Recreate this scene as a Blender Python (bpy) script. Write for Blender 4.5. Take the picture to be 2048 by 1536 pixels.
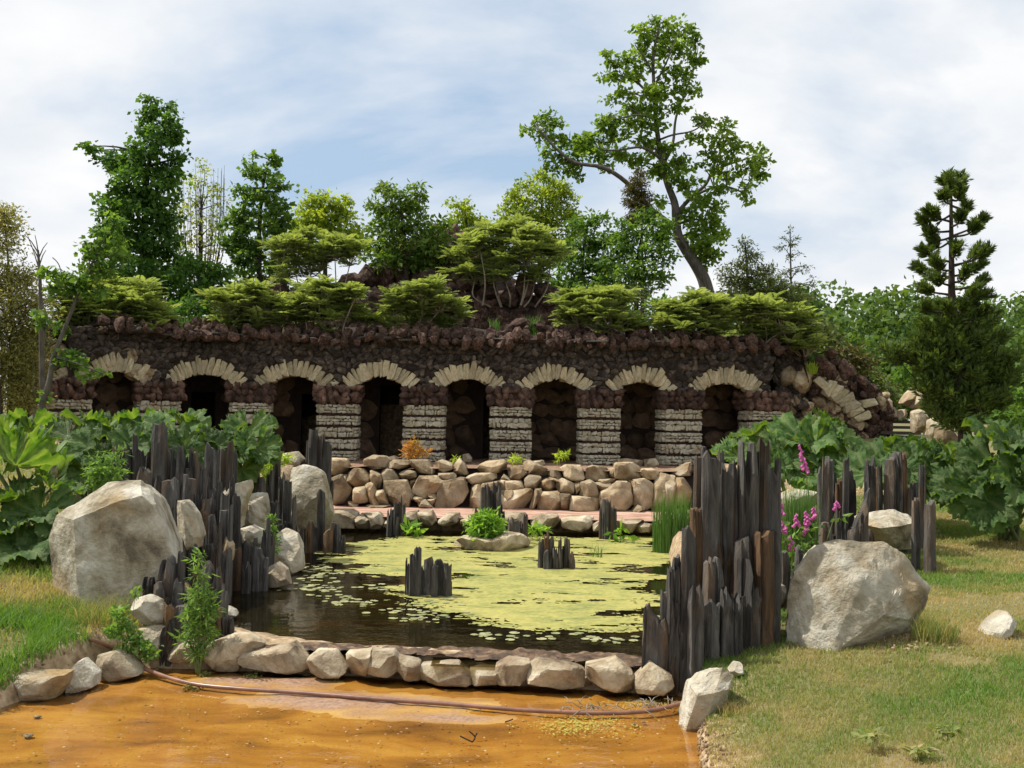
import bpy, bmesh, math, random
import numpy as np
from mathutils import Vector, Matrix
from math import radians, sin, cos, pi

for o in list(bpy.data.objects):
    bpy.data.objects.remove(o, do_unlink=True)
scene = bpy.context.scene
COL = scene.collection

# ------------------------------------------------------------------ camera
F = 1988.0            # focal length in photo pixels (2048 wide)
EYE = 2.55
cam_data = bpy.data.cameras.new("camera")
cam_data.sensor_width = 36.0
cam_data.lens = F / 2048.0 * 36.0
cam_data.clip_start = 0.05
cam_data.clip_end = 3000.0
cam = bpy.data.objects.new("camera", cam_data)
COL.objects.link(cam)
ROT = Matrix.Rotation(radians(90 + 1.786), 3, 'X') @ Matrix.Rotation(radians(0.9), 3, 'Z')
cam.matrix_world = Matrix.Translation((0, 0, EYE)) @ ROT.to_4x4()
scene.camera = cam

# ------------------------------------------------------------------ sun and sky
TO_SUN = Vector((-0.63, 0.19, 0.95)).normalized()
SUN_EL = math.asin(TO_SUN.z)
SUN_AZ = math.atan2(TO_SUN.x, TO_SUN.y)      # clockwise from +Y
sd = bpy.data.lights.new("sun", 'SUN')
sd.energy = 5.0
sd.angle = radians(0.6)
sd.color = (1.0, 0.94, 0.84)
sun = bpy.data.objects.new("sun", sd)
COL.objects.link(sun)
sun.rotation_euler = (-TO_SUN).to_track_quat('-Z', 'Y').to_euler()
sun.location = (-20, 10, 40)

world = bpy.data.worlds.new("World")
scene.world = world
world.use_nodes = True
wn, wl = world.node_tree.nodes, world.node_tree.links
wn.clear()
w_out = wn.new('ShaderNodeOutputWorld')
w_bg = wn.new('ShaderNodeBackground')
w_sky = wn.new('ShaderNodeTexSky')
w_sky.sky_type = 'NISHITA'
w_sky.sun_disc = False
w_sky.sun_elevation = SUN_EL
w_sky.sun_rotation = SUN_AZ
w_sky.air_density = 1.0
w_sky.dust_density = 1.5
w_tc = wn.new('ShaderNodeTexCoord')
w_sep = wn.new('ShaderNodeSeparateXYZ')
wl.new(w_tc.outputs['Generated'], w_sep.inputs[0])
def wmath(op, a, b=None):
    n = wn.new('ShaderNodeMath'); n.operation = op
    for i, v in enumerate((a, b)):
        if v is None: continue
        if isinstance(v, (int, float)): n.inputs[i].default_value = v
        else: wl.new(v, n.inputs[i])
    return n.outputs[0]
den = wmath('ADD', wmath('MAXIMUM', w_sep.outputs['Z'], 0.0), 0.30)
w_comb = wn.new('ShaderNodeCombineXYZ')
wl.new(wmath('DIVIDE', w_sep.outputs['X'], den), w_comb.inputs[0])
wl.new(wmath('DIVIDE', w_sep.outputs['Y'], den), w_comb.inputs[1])
w_map = wn.new('ShaderNodeMapping')
SKY_OFF = (2.715, 1.98, 0.0)
w_map.inputs['Location'].default_value = SKY_OFF
wl.new(w_comb.outputs[0], w_map.inputs['Vector'])
w_n = wn.new('ShaderNodeTexNoise')
w_n.inputs['Scale'].default_value = 0.95
w_n.inputs['Detail'].default_value = 7.0
w_n.inputs['Roughness'].default_value = 0.55
w_n.inputs['Distortion'].default_value = 0.25
wl.new(w_map.outputs[0], w_n.inputs['Vector'])
w_r = wn.new('ShaderNodeValToRGB')
w_r.color_ramp.elements[0].position = 0.30
w_r.color_ramp.elements[1].position = 0.48
wl.new(w_n.outputs['Fac'], w_r.inputs[0])
# cloud brightness varies softly
w_n2 = wn.new('ShaderNodeTexNoise')
w_n2.inputs['Scale'].default_value = 2.6
w_n2.inputs['Detail'].default_value = 6.0
wl.new(w_map.outputs[0], w_n2.inputs['Vector'])
w_r2 = wn.new('ShaderNodeValToRGB')
w_r2.color_ramp.elements[0].position = 0.35
w_r2.color_ramp.elements[0].color = (0.68, 0.72, 0.77, 1)
w_r2.color_ramp.elements[1].position = 0.62
w_r2.color_ramp.elements[1].color = (0.85, 0.85, 0.85, 1)
wl.new(w_n2.outputs['Fac'], w_r2.inputs[0])
SKY_STRENGTH = 0.10
w_c = wn.new('ShaderNodeVectorMath'); w_c.operation = 'SCALE'
w_c.inputs['Scale'].default_value = 1.0 / SKY_STRENGTH
wl.new(w_r2.outputs['Color'], w_c.inputs[0])
# thin white veil over the clear sky as well
w_veil = wn.new('ShaderNodeMix'); w_veil.data_type = 'RGBA'
w_veil.inputs[0].default_value = 0.72
wl.new(w_sky.outputs['Color'], w_veil.inputs[6])
w_veil.inputs[7].default_value = (0.42 / SKY_STRENGTH, 0.555 / SKY_STRENGTH, 0.72 / SKY_STRENGTH, 1)
w_mix = wn.new('ShaderNodeMix'); w_mix.data_type = 'RGBA'
wl.new(w_r.outputs['Color'], w_mix.inputs[0])
wl.new(w_veil.outputs[2], w_mix.inputs[6])
wl.new(w_c.outputs[0], w_mix.inputs[7])
wl.new(w_mix.outputs[2], w_bg.inputs['Color'])
w_bg.inputs['Strength'].default_value = SKY_STRENGTH
wl.new(w_bg.outputs[0], w_out.inputs['Surface'])

scene.view_settings.view_transform = 'Standard'
scene.view_settings.look = 'None'
scene.view_settings.gamma = 1.0
scene.view_settings.use_curve_mapping = False
scene.view_settings.exposure = 0.25
scene.render.engine = 'CYCLES'
scene.render.resolution_x = 1024
scene.render.resolution_y = 768

# ------------------------------------------------------------------ helpers
def ray(px, py):
    return ROT @ Vector(((px - 1024) / F, (768 - py) / F, -1.0))
def P(px, py, Y):
    d = ray(px, py); t = Y / d.y
    return Vector((0, 0, EYE)) + d * t
def G(px, py, z):
    d = ray(px, py); t = (z - EYE) / d.z
    return Vector((0, 0, EYE)) + d * t

def hash01(ix, iy, iz, seed):
    M = np.int64(0xffffffff)
    h = (ix * np.int64(374761393) + iy * np.int64(668265263) + iz * np.int64(1440662683) + np.int64(seed) * np.int64(974634777)) & M
    h = ((h ^ (h >> 13)) * np.int64(1274126177)) & M
    h = ((h ^ (h >> 16)) * np.int64(69069)) & M
    return (h & np.int64(0xffffff)).astype(np.float64) / float(0xffffff)
def vnoise(p, seed=0):
    p = np.asarray(p, float)
    i = np.floor(p).astype(np.int64); f = p - i
    f = f * f * (3 - 2 * f)
    out = 0
    for dx in (0, 1):
        for dy in (0, 1):
            for dz in (0, 1):
                w = (f[:, 0] if dx else 1 - f[:, 0]) * (f[:, 1] if dy else 1 - f[:, 1]) * (f[:, 2] if dz else 1 - f[:, 2])
                out = out + w * hash01(i[:, 0] + dx, i[:, 1] + dy, i[:, 2] + dz, seed)
    return out * 2 - 1
def fbm(p, scale=1.0, octaves=4, seed=0, rough=0.5):
    p = np.asarray(p, float) * scale
    a = 1.0; s = 0; n = 0
    for k in range(octaves):
        s = s + a * vnoise(p + 17.3 * k, seed + k * 31); n += a
        a *= rough; p = p * 2.03
    return s / n
def on_ground(px, py):
    """where the sight line of a photo pixel meets the ground"""
    d = ray(px, py); t = np.linspace(3, 60, 2400)
    x = d.x*t; y = d.y*t; z = EYE + d.z*t
    k = np.nonzero(z < ground_h(x, y))[0]
    i = k[0] if len(k) else len(t)-1
    return Vector((x[i], y[i], z[i]))
def p2(x, y, z=0.0):
    x = np.asarray(x, float); y = np.asarray(y, float)
    return np.stack([x, y, np.zeros_like(x) + z], 1)

def mesh_py(name, verts, faces, sharp=None, smooth=True):
    me = bpy.data.meshes.new(name)
    me.from_pydata([tuple(v) for v in verts], [], [tuple(f) for f in faces])
    if smooth:
        me.polygons.foreach_set('use_smooth', [True] * len(me.polygons))
    me.update()
    if sharp is not None:
        me.set_sharp_from_angle(angle=radians(sharp))
    return me
def mesh_np(name, verts, faces, attr=None, smooth=False):
    verts = np.asarray(verts, np.float32); faces = np.asarray(faces, np.int32)
    k = faces.shape[1]
    me = bpy.data.meshes.new(name)
    me.vertices.add(len(verts)); me.vertices.foreach_set('co', verts.ravel())
    me.loops.add(faces.size); me.loops.foreach_set('vertex_index', faces.ravel())
    me.polygons.add(len(faces))
    me.polygons.foreach_set('loop_start', np.arange(0, faces.size, k, dtype=np.int32))
    if smooth:
        me.polygons.foreach_set('use_smooth', np.ones(len(faces), bool))
    me.update(calc_edges=True)
    if attr is not None:
        a = me.attributes.new('v', 'FLOAT', 'POINT')
        a.data.foreach_set('value', np.asarray(attr, np.float32))
    me.validate()
    return me
def obj(name, me, mat=None, parent=None, loc=None, rot=None, scale=None):
    o = bpy.data.objects.new(name, me)
    COL.objects.link(o)
    if mat is not None and me is not None and len(me.materials) == 0:
        me.materials.append(mat)
    if loc is not None: o.location = loc
    if rot is not None: o.rotation_euler = rot
    if scale is not None: o.scale = scale
    if parent is not None: o.parent = parent
    return o
def tag(o, label=None, cat=None, group=None, kind=None):
    if label: o['label'] = label
    if cat: o['category'] = cat
    if group: o['group'] = group
    if kind: o['kind'] = kind
    return o
def thing(name, loc, label, cat, group=None):
    o = bpy.data.objects.new(name, None)
    o.empty_display_size = 0.2
    COL.objects.link(o)
    o.location = loc
    return tag(o, label, cat, group)
def hold(o, parent):
    """parent an object that was built in world coordinates under an unrotated Empty"""
    o.parent = parent
    o.location = Vector(o.location) - Vector(parent.location)
    return o

class MB:
    def __init__(self): self.v = []; self.f = []
    def add(self, v, f):
        n = len(self.v)
        self.v.extend([tuple(a) for a in v]); self.f.extend([tuple(i + n for i in q) for q in f])
        return self
    def box(self, a, b):
        (x0, y0, z0), (x1, y1, z1) = a, b
        return self.add([(x0,y0,z0),(x1,y0,z0),(x1,y1,z0),(x0,y1,z0),(x0,y0,z1),(x1,y0,z1),(x1,y1,z1),(x0,y1,z1)],
                        [(0,3,2,1),(4,5,6,7),(0,1,5,4),(1,2,6,5),(2,3,7,6),(3,0,4,7)])
    def tube(self, pts, rad, seg=6, cap=True):
        pts = [Vector(p) for p in pts]; n = len(pts); v = []; f = []
        prev = None
        for i, p in enumerate(pts):
            t = (pts[min(i+1, n-1)] - pts[max(i-1, 0)]).normalized()
            if prev is None:
                a = Vector((1, 0, 0)) if abs(t.x) < 0.8 else Vector((0, 1, 0))
                u = t.cross(a).normalized()
            else:
                u = (prev - t * prev.dot(t)).normalized()
            prev = u; w = t.cross(u)
            r = rad[i] if hasattr(rad, '__len__') else rad
            for k in range(seg):
                a = 2 * pi * k / seg
                v.append(p + (u * cos(a) + w * sin(a)) * r)
        for i in range(n - 1):
            for k in range(seg):
                k2 = (k + 1) % seg
                f.append((i*seg+k, i*seg+k2, (i+1)*seg+k2, (i+1)*seg+k))
        if cap:
            f.append(tuple(range(seg))[::-1]); f.append(tuple((n-1)*seg + k for k in range(seg)))
        return self.add(v, f)
    def mesh(self, name, sharp=None, smooth=True): return mesh_py(name, self.v, self.f, sharp, smooth)

def smooth_path(pts, n=4):
    """Catmull-Rom through the points"""
    pts = [Vector(p) for p in pts]
    out = []
    for i in range(len(pts) - 1):
        p0 = pts[max(i-1, 0)]; p1 = pts[i]; p2_ = pts[i+1]; p3 = pts[min(i+2, len(pts)-1)]
        for k in range(n):
            t = k / n
            out.append(0.5 * ((2*p1) + (p2_ - p0)*t + (2*p0 - 5*p1 + 4*p2_ - p3)*t*t + (3*p1 - p0 - 3*p2_ + p3)*t**3))
    out.append(pts[-1])
    return out

def hull_mesh(name, pts, smooth=False, sharp=None, mat=None):
    bm = bmesh.new()
    vs = [bm.verts.new(p) for p in pts]
    r = bmesh.ops.convex_hull(bm, input=vs)
    dead = [g for g in r['geom_interior'] if isinstance(g, bmesh.types.BMVert)]
    dead += [v for v in bm.verts if not v.link_faces and v not in dead]
    for v in set(dead):
        if v.is_valid: bm.verts.remove(v)
    bmesh.ops.recalc_face_normals(bm, faces=bm.faces)
    me = bpy.data.meshes.new(name); bm.to_mesh(me); bm.free()
    if smooth:
        me.polygons.foreach_set('use_smooth', [True] * len(me.polygons))
        if sharp: me.set_sharp_from_angle(angle=radians(sharp))
    if mat: me.materials.append(mat)
    return me
def hull_arrays(pts):
    bm = bmesh.new()
    vs = [bm.verts.new(p) for p in pts]
    r = bmesh.ops.convex_hull(bm, input=vs)
    for v in list(bm.verts):
        if not v.link_faces: bm.verts.remove(v)
    bmesh.ops.recalc_face_normals(bm, faces=bm.faces)
    bm.verts.index_update()
    v = [tuple(a.co) for a in bm.verts]; f = [tuple(b.index for b in a.verts) for a in bm.faces]
    bm.free(); return v, f
def hewn_points(rng, jit=0.12, cham=0.22):
    """24 points of a roughly cut block of size 1 (centre 0)"""
    pts = []
    for sx in (-1, 1):
        for sy in (-1, 1):
            for sz in (-1, 1):
                c = Vector((sx*.5 + rng.uniform(-jit, jit)*.6, sy*.5 + rng.uniform(-jit, jit)*.6, sz*.5 + rng.uniform(-jit, jit)*.6))
                k = cham * rng.uniform(.35, 1)
                pts += [c - Vector((sx*k, 0, 0)), c - Vector((0, sy*k, 0)), c - Vector((0, 0, sz*k))]
    return pts
def lump_points(rng, n=16, flat=1.0):
    pts = []
    for _ in range(n):
        d = Vector((rng.gauss(0, 1), rng.gauss(0, 1), rng.gauss(0, 1))).normalized()
        d *= 0.5 * rng.uniform(.8, 1.08)
        pts.append(d)
    return pts

def rough_rock_mesh(name, seed, mat=None, n=2, amp=0.30, boxy=0.35):
    """knobbly lava lump, unit diameter"""
    bm = bmesh.new()
    bmesh.ops.create_icosphere(bm, subdivisions=n, radius=0.5)
    co = np.array([v.co[:] for v in bm.verts])
    d = co / np.linalg.norm(co, axis=1)[:, None]
    rs = np.random.RandomState(seed)
    r = np.ones(len(d))
    for _ in range(10):
        nn = rs.normal(size=3); nn /= np.linalg.norm(nn)
        h = rs.uniform(.52, .95)
        dp = d @ nn
        r = np.where(dp > 0.05, np.minimum(r, h / np.maximum(dp, .05)), r)
    r = r * (1 + amp * fbm(d, 2.2, 3, seed) + amp * .8 * fbm(d, 5.0, 2, seed + 9))
    asp = np.array([rs.uniform(.9, 1.25), rs.uniform(.85, 1.15), rs.uniform(.8, 1.1)])
    for v, q in zip(bm.verts, d * (r * .60)[:, None] * asp): v.co = q
    me = bpy.data.meshes.new(name); bm.to_mesh(me); bm.free()
    me.polygons.foreach_set('use_smooth', [True] * len(me.polygons))
    me.set_sharp_from_angle(angle=radians(14))
    if mat: me.materials.append(mat)
    return me

def outline_rock(name, px, Y, depth, mat, seed=0, M=40, L=16, facets=5, amp=0.05, parent=None, back=None, sharp=28, pr=0.55, planes=None):
    """a real solid stone whose front outline was read off the photo and set at its own distance.
    depth = half thickness front to back in metres"""
    pts = [P(x, y, Y) for x, y in px]
    c = sum(pts, Vector()) / len(pts)
    poly = np.array([(p.x - c.x, p.z - c.z) for p in pts])
    th = np.linspace(0, 2*pi, M, endpoint=False)
    R = np.zeros(M)
    for i, t in enumerate(th):
        d = np.array([cos(t), sin(t)]); best = 0
        for k in range(len(poly)):
            a, b = poly[k], poly[(k+1) % len(poly)]
            e = b - a; den = d[0]*(-e[1]) + d[1]*e[0]
            if abs(den) < 1e-9: continue
            s = (a[0]*(-e[1]) + a[1]*e[0]) / den
            u = (d[0]*a[1] - d[1]*a[0]) / den
            if s > 0 and -1e-6 <= u <= 1 + 1e-6: best = max(best, s)
        R[i] = best
    if R.min() <= 0: R[R <= 0] = R[R > 0].mean()
    ph = np.linspace(-pi/2, pi/2, L + 1)[1:-1]
    V = [(0, -depth, 0)]; pe = 1.6 / pr
    for p in ph:
        rho = (abs(cos(p))**pe + abs(sin(p))**pe) ** (-1/pe)
        cc = rho*cos(p); ss = rho*sin(p)
        for i in range(M):
            V.append((R[i]*cos(th[i])*cc, ss*depth, R[i]*sin(th[i])*cc))
    V.append((0, depth, 0)); V = np.array(V)
    rs = np.random.RandomState(seed + 5)
    size = R.mean()
    pl = []
    for _ in range(max(facets + 2, 0)):
        n = np.array([rs.uniform(-1.2, 1.2)/size, -rs.uniform(.7, 1.2)/depth, rs.uniform(-1.0, 1.2)/size])
        pl.append((n, rs.uniform(.62, .88)))
    for n, h in (planes or []):
        if len(n) == 3: pl.append((np.array(n, float), h))
    for n, h in pl:
        n = n / np.linalg.norm(n)
        dp = V @ n; lim = dp.max() * h
        over = np.maximum(dp - lim, 0)
        V = V - over[:, None] * n[None, :] * .98
    nr = V / (np.linalg.norm(V, axis=1)[:, None] + 1e-9)
    rid = 1 - 2*np.abs(fbm(V / size, 1.5, 3, seed + 3, .5))
    V = V + nr * (size * amp * (.28*fbm(V / size, 1.8, 3, seed, .5) + .75*fbm(V / size, 6.0, 4, seed + 7, .62) - .5*np.clip(rid, 0, 1)**4))[:, None]
    f = []
    for i in range(M): f.append((0, 1 + i, 1 + (i+1) % M))
    for j in range(L - 2):
        for i in range(M):
            a = 1 + j*M + i; b = 1 + j*M + (i+1) % M
            f.append((a, a + M, b + M, b))
    last = 1 + (L-2)*M; e = len(V) - 1
    for i in range(M): f.append((last + (i+1) % M, last + i, e))
    me = mesh_py(name, V, f, sharp)
    o = obj(name, me, mat, None, loc=c + Vector((0, depth*.6, 0)))
    if parent is not None: hold(o, parent)
    return o
# ------------------------------------------------------------------ materials
def nmat(name):
    m = bpy.data.materials.new(name); m.use_nodes = True
    n, l = m.node_tree.nodes, m.node_tree.links
    b = n['Principled BSDF']
    return m, n, l, b
def ramp(n, stops):
    r = n.new('ShaderNodeValToRGB')
    el = r.color_ramp.elements
    while len(el) < len(stops): el.new(0.5)
    for e, (p, c) in zip(el, stops):
        e.position = p; e.color = (*c, 1)
    return r
def stone_mat(name, stops, scale=3.0, bump=0.4, fine=22.0, stretch=(1, 1, 1), rough=0.9, tint=0.25, stain=None, world=False, bdist=0.02, attr=False):
    """stops: colour ramp over fbm noise; tint: value change from stone to stone; stain: (colour, amount)"""
    m, n, l, b = nmat(name)
    tc = n.new('ShaderNodeTexCoord'); oi = n.new('ShaderNodeObjectInfo')
    mp = n.new('ShaderNodeMapping'); mp.inputs['Scale'].default_value = stretch
    if world:
        ge = n.new('ShaderNodeNewGeometry'); l.new(ge.outputs['Position'], mp.inputs['Vector'])
        vec = mp.outputs[0]
    else:
        l.new(tc.outputs['Object'], mp.inputs['Vector'])
        add = n.new('ShaderNodeVectorMath'); add.operation = 'MULTIPLY_ADD'
        cmb = n.new('ShaderNodeCombineXYZ')
        for i in range(3): l.new(oi.outputs['Random'], cmb.inputs[i])
        l.new(cmb.outputs[0], add.inputs[0]); add.inputs[1].default_value = (37.0, 91.0, 53.0)
        l.new(mp.outputs[0], add.inputs[2]); vec = add.outputs[0]
    n1 = n.new('ShaderNodeTexNoise'); n1.inputs['Scale'].default_value = scale
    n1.inputs['Detail'].default_value = 8; n1.inputs['Roughness'].default_value = .62
    n1.inputs['Distortion'].default_value = .4
    l.new(vec, n1.inputs['Vector'])
    r = ramp(n, stops); l.new(n1.outputs['Fac'], r.inputs[0])
    col = r.outputs['Color']
    if stain:
        n3 = n.new('ShaderNodeTexNoise'); n3.inputs['Scale'].default_value = scale*.55; n3.inputs['Detail'].default_value = 5
        ad = n.new('ShaderNodeVectorMath'); ad.operation = 'ADD'; ad.inputs[1].default_value = (5.3, 1.1, 8.8)
        l.new(vec, ad.inputs[0]); l.new(ad.outputs[0], n3.inputs['Vector'])
        r3 = ramp(n, [(.52, (0, 0, 0)), (.68, (stain[1],)*3)]); l.new(n3.outputs['Fac'], r3.inputs[0])
        mx = n.new('ShaderNodeMix'); mx.data_type = 'RGBA'
        l.new(r3.outputs['Color'], mx.inputs[0]); l.new(col, mx.inputs[6]); mx.inputs[7].default_value = (*stain[0], 1)
        col = mx.outputs[2]
    hs = n.new('ShaderNodeHueSaturation')
    mr = n.new('ShaderNodeMapRange'); mr.inputs['To Min'].default_value = 1 - tint; mr.inputs['To Max'].default_value = 1 + tint
    if attr:
        an = n.new('ShaderNodeAttribute'); an.attribute_name = 'v'; l.new(an.outputs['Fac'], mr.inputs['Value'])
    else: l.new(oi.outputs['Random'], mr.inputs['Value']); l.new(mr.outputs[0], hs.inputs['Value'])
    l.new(col, hs.inputs['Color']); l.new(hs.outputs[0], b.inputs['Base Color'])
    b.inputs['Roughness'].default_value = rough
    b.inputs['Specular IOR Level'].default_value = .25
    n2 = n.new('ShaderNodeTexNoise'); n2.inputs['Scale'].default_value = fine; n2.inputs['Detail'].default_value = 10
    n2.inputs['Roughness'].default_value = .65
    l.new(vec, n2.inputs['Vector'])
    bp = n.new('ShaderNodeBump'); bp.inputs['Strength'].default_value = bump; bp.inputs['Distance'].default_value = bdist
    l.new(n2.outputs['Fac'], bp.inputs['Height']); l.new(bp.outputs[0], b.inputs['Normal'])
    return m
def leaf_mat(name, c0, c1, trans=0.35, rough=0.5, tcol=None, spec=.12, gain=1.4):
    m, n, l, b = nmat(name)
    at = n.new('ShaderNodeAttribute'); at.attribute_name = 'v'
    r = ramp(n, [(0, tuple(x*gain for x in c0)), (1, tuple(x*gain for x in c1))]); l.new(at.outputs['Fac'], r.inputs[0])
    l.new(r.outputs['Color'], b.inputs['Base Color'])
    b.inputs['Roughness'].default_value = rough; b.inputs['Specular IOR Level'].default_value = spec
    tr = n.new('ShaderNodeBsdfTranslucent')
    mm = n.new('ShaderNodeMix'); mm.data_type = 'RGBA'; mm.blend_type = 'MULTIPLY'; mm.inputs[0].default_value = 1
    l.new(r.outputs['Color'], mm.inputs[6]); mm.inputs[7].default_value = (*(tcol or (2.4, 2.3, .9)), 1)
    l.new(mm.outputs[2], tr.inputs['Color'])
    mx = n.new('ShaderNodeMixShader'); mx.inputs[0].default_value = trans
    l.new(b.outputs[0], mx.inputs[1]); l.new(tr.outputs[0], mx.inputs[2])
    l.new(mx.outputs[0], n['Material Output'].inputs['Surface'])
    return m
def plain_mat(name, c, rough=.8, spec=.3):
    m, n, l, b = nmat(name)
    tc = n.new('ShaderNodeTexCoord'); n1 = n.new('ShaderNodeTexNoise'); n1.inputs['Scale'].default_value = 9; n1.inputs['Detail'].default_value = 5
    l.new(tc.outputs['Object'], n1.inputs['Vector'])
    r = ramp(n, [(.3, tuple(x*.7 for x in c)), (.7, tuple(min(1, x*1.25) for x in c))]); l.new(n1.outputs['Fac'], r.inputs[0])
    l.new(r.outputs['Color'], b.inputs['Base Color']); b.inputs['Roughness'].default_value = rough
    b.inputs['Specular IOR Level'].default_value = spec
    return m

M_boulder = stone_mat('limestone_boulder', [(.34, (.16, .135, .095)), (.44, (.34, .295, .21)), (.52, (.45, .41, .32)), (.64, (.60, .57, .48))], 2.4, 1.0, 6, tint=.08, stain=((.37, .245, .10), .75), bdist=.10)
M_kerb = stone_mat('limestone_kerb', [(.34, (.12, .09, .058)), (.45, (.29, .23, .15)), (.55, (.41, .345, .24)), (.66, (.54, .475, .36))], 3.2, 1.0, 8, tint=.18, stain=((.20, .135, .085), .6), bdist=.05)
M_terrace = stone_mat('sandstone_rubble', [(.34, (.105, .075, .045)), (.45, (.265, .20, .12)), (.55, (.38, .30, .195)), (.66, (.49, .42, .30))], 2.2, .9, 7, tint=.32, stain=((.33, .20, .085), .45), bdist=.05)
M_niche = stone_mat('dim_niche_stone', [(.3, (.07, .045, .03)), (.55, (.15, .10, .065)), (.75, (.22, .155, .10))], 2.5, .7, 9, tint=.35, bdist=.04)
M_vous = stone_mat('pale_voussoir_stone', [(.3, (.24, .20, .125)), (.55, (.44, .385, .26)), (.75, (.56, .50, .37))], 4, .4, 14, tint=.22, stain=((.30, .20, .10), .4))
M_course = stone_mat('pale_course_stone', [(.3, (.25, .225, .165)), (.55, (.42, .385, .295)), (.75, (.54, .50, .40))], 7, .5, 20, tint=.32, stain=((.30, .21, .11), .5), attr=True)
M_lava = stone_mat('red_lava', [(.32, (.03, .019, .016)), (.5, (.088, .052, .039)), (.66, (.20, .12, .088))], 5, .9, 16, tint=.35, bdist=.05)
M_lavawall = stone_mat('dark_lava_wall_stone', [(.32, (.024, .019, .016)), (.5, (.06, .048, .04)), (.66, (.135, .108, .09))], 4, .8, 14, tint=.45, bdist=.04)
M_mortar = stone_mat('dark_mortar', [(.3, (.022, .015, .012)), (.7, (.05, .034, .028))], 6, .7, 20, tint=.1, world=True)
M_band = stone_mat('dark_red_band', [(.3, (.03, .018, .015)), (.7, (.075, .043, .034))], 8, .8, 24, tint=.1, world=True)
M_slate = stone_mat('dark_slate', [(.30, (.022, .021, .02)), (.42, (.062, .058, .054)), (.56, (.105, .098, .09)), (.68, (.16, .148, .13)), (.8, (.26, .235, .20))], 6.0, 1.0, 22, stretch=(1.9, 1.9, .30), rough=.85, tint=.30, stain=((.17, .10, .05), .5), bdist=.04)
M_slate_brown = stone_mat('rusty_slate', [(.3, (.05, .038, .03)), (.5, (.13, .08, .045)), (.75, (.24, .135, .06))], 6.0, 1.0, 22, stretch=(1.9, 1.9, .30), rough=.85, tint=.25, bdist=.04)
M_path = stone_mat('reddish_path', [(.35, (.22, .11, .075)), (.5, (.40, .24, .175)), (.62, (.52, .38, .30))], 3, .4, 30, stretch=(.6, 3, 1), tint=.0, world=True)
M_mulch = stone_mat('bark_mulch', [(.3, (.10, .055, .035)), (.5, (.24, .145, .095)), (.7, (.40, .28, .20))], 14, .8, 40, tint=0, world=True)
M_mudledge = stone_mat('wet_mud', [(.34, (.03, .02, .012)), (.5, (.10, .06, .035)), (.64, (.22, .14, .085))], 9, 1.0, 26, rough=.55, tint=0, world=True)
M_bark = stone_mat('grey_bark', [(.3, (.05, .042, .034)), (.6, (.13, .115, .095)), (.8, (.22, .20, .17))], 5, .7, 18, stretch=(3, 3, .7), tint=.15)
M_barkdark = stone_mat('dark_bark', [(.3, (.025, .018, .013)), (.7, (.075, .055, .042))], 6, .7, 18, stretch=(3, 3, .7), tint=.15)
M_hose = plain_mat('brown_hose', (.22, .11, .075), .35, .5)
M_wood = plain_mat('weathered_step_wood', (.07, .055, .045), .8)
M_twig = plain_mat('pale_twig', (.24, .20, .15), .85)

M_liq = leaf_mat('liquidambar_leaf', (.02, .055, .013), (.07, .135, .028), .32)
M_oak = leaf_mat('oak_leaf', (.04, .08, .012), (.135, .20, .036), .38)
M_ivy = leaf_mat('ivy_leaf', (.018, .045, .011), (.05, .095, .024), .2)
M_yel = leaf_mat('yellow_green_leaf', (.075, .12, .014), (.215, .26, .035), .4)
M_mag = leaf_mat('magnolia_leaf', (.035, .07, .014), (.11, .165, .036), .38)
M_green = leaf_mat('mid_green_leaf', (.03, .07, .015), (.10, .165, .035), .35)
M_pale = leaf_mat('pale_thin_leaf', (.09, .12, .03), (.23, .26, .10), .4)
M_sumac = leaf_mat('sumac_leaflet', (.075, .105, .034), (.185, .225, .095), .40, gain=1.32)
M_conif = leaf_mat('fir_needle', (.025, .045, .013), (.10, .14, .036), .22)
M_browncon = leaf_mat('brown_cypress', (.035, .035, .012), (.10, .085, .03), .2)
M_olive = leaf_mat('olive_cypress', (.03, .045, .015), (.10, .12, .04), .2)
M_willow = leaf_mat('olive_feathery_leaf', (.075, .08, .028), (.20, .19, .075), .36)
M_forest = leaf_mat('forest_leaf', (.026, .055, .015), (.085, .135, .035), .25)
M_grass = leaf_mat('grass_blade', (.36, .285, .15), (.105, .20, .04), .3, gain=1.0)
M_reed = leaf_mat('reed_blade', (.03, .075, .018), (.095, .17, .045), .25)
M_bush = leaf_mat('bright_bush_leaf', (.06, .13, .02), (.18, .30, .055), .4)
M_fern = leaf_mat('young_fern_leaf', (.12, .19, .02), (.26, .32, .05), .4)
M_redfern = leaf_mat('reddish_fern_leaf', (.24, .16, .04), (.30, .12, .05), .35)
M_weed = leaf_mat('willowherb_leaf', (.05, .10, .025), (.14, .23, .06), .35)
M_fox = leaf_mat('foxglove_bell', (.50, .10, .32), (.66, .22, .48), .3, tcol=(1.3, .8, 1.2), gain=1)
M_pad = leaf_mat('lily_pad', (.20, .22, .10), (.40, .39, .22), .1, rough=.4, gain=1)
M_litter = leaf_mat('pool_litter', (.10, .06, .03), (.42, .33, .2), .1, gain=1)
M_fleck = leaf_mat('duckweed_fleck', (.30, .29, .06), (.42, .40, .10), .1, gain=1)
M_algae = leaf_mat('algae', (.06, .065, .02), (.13, .13, .04), .1)

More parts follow.
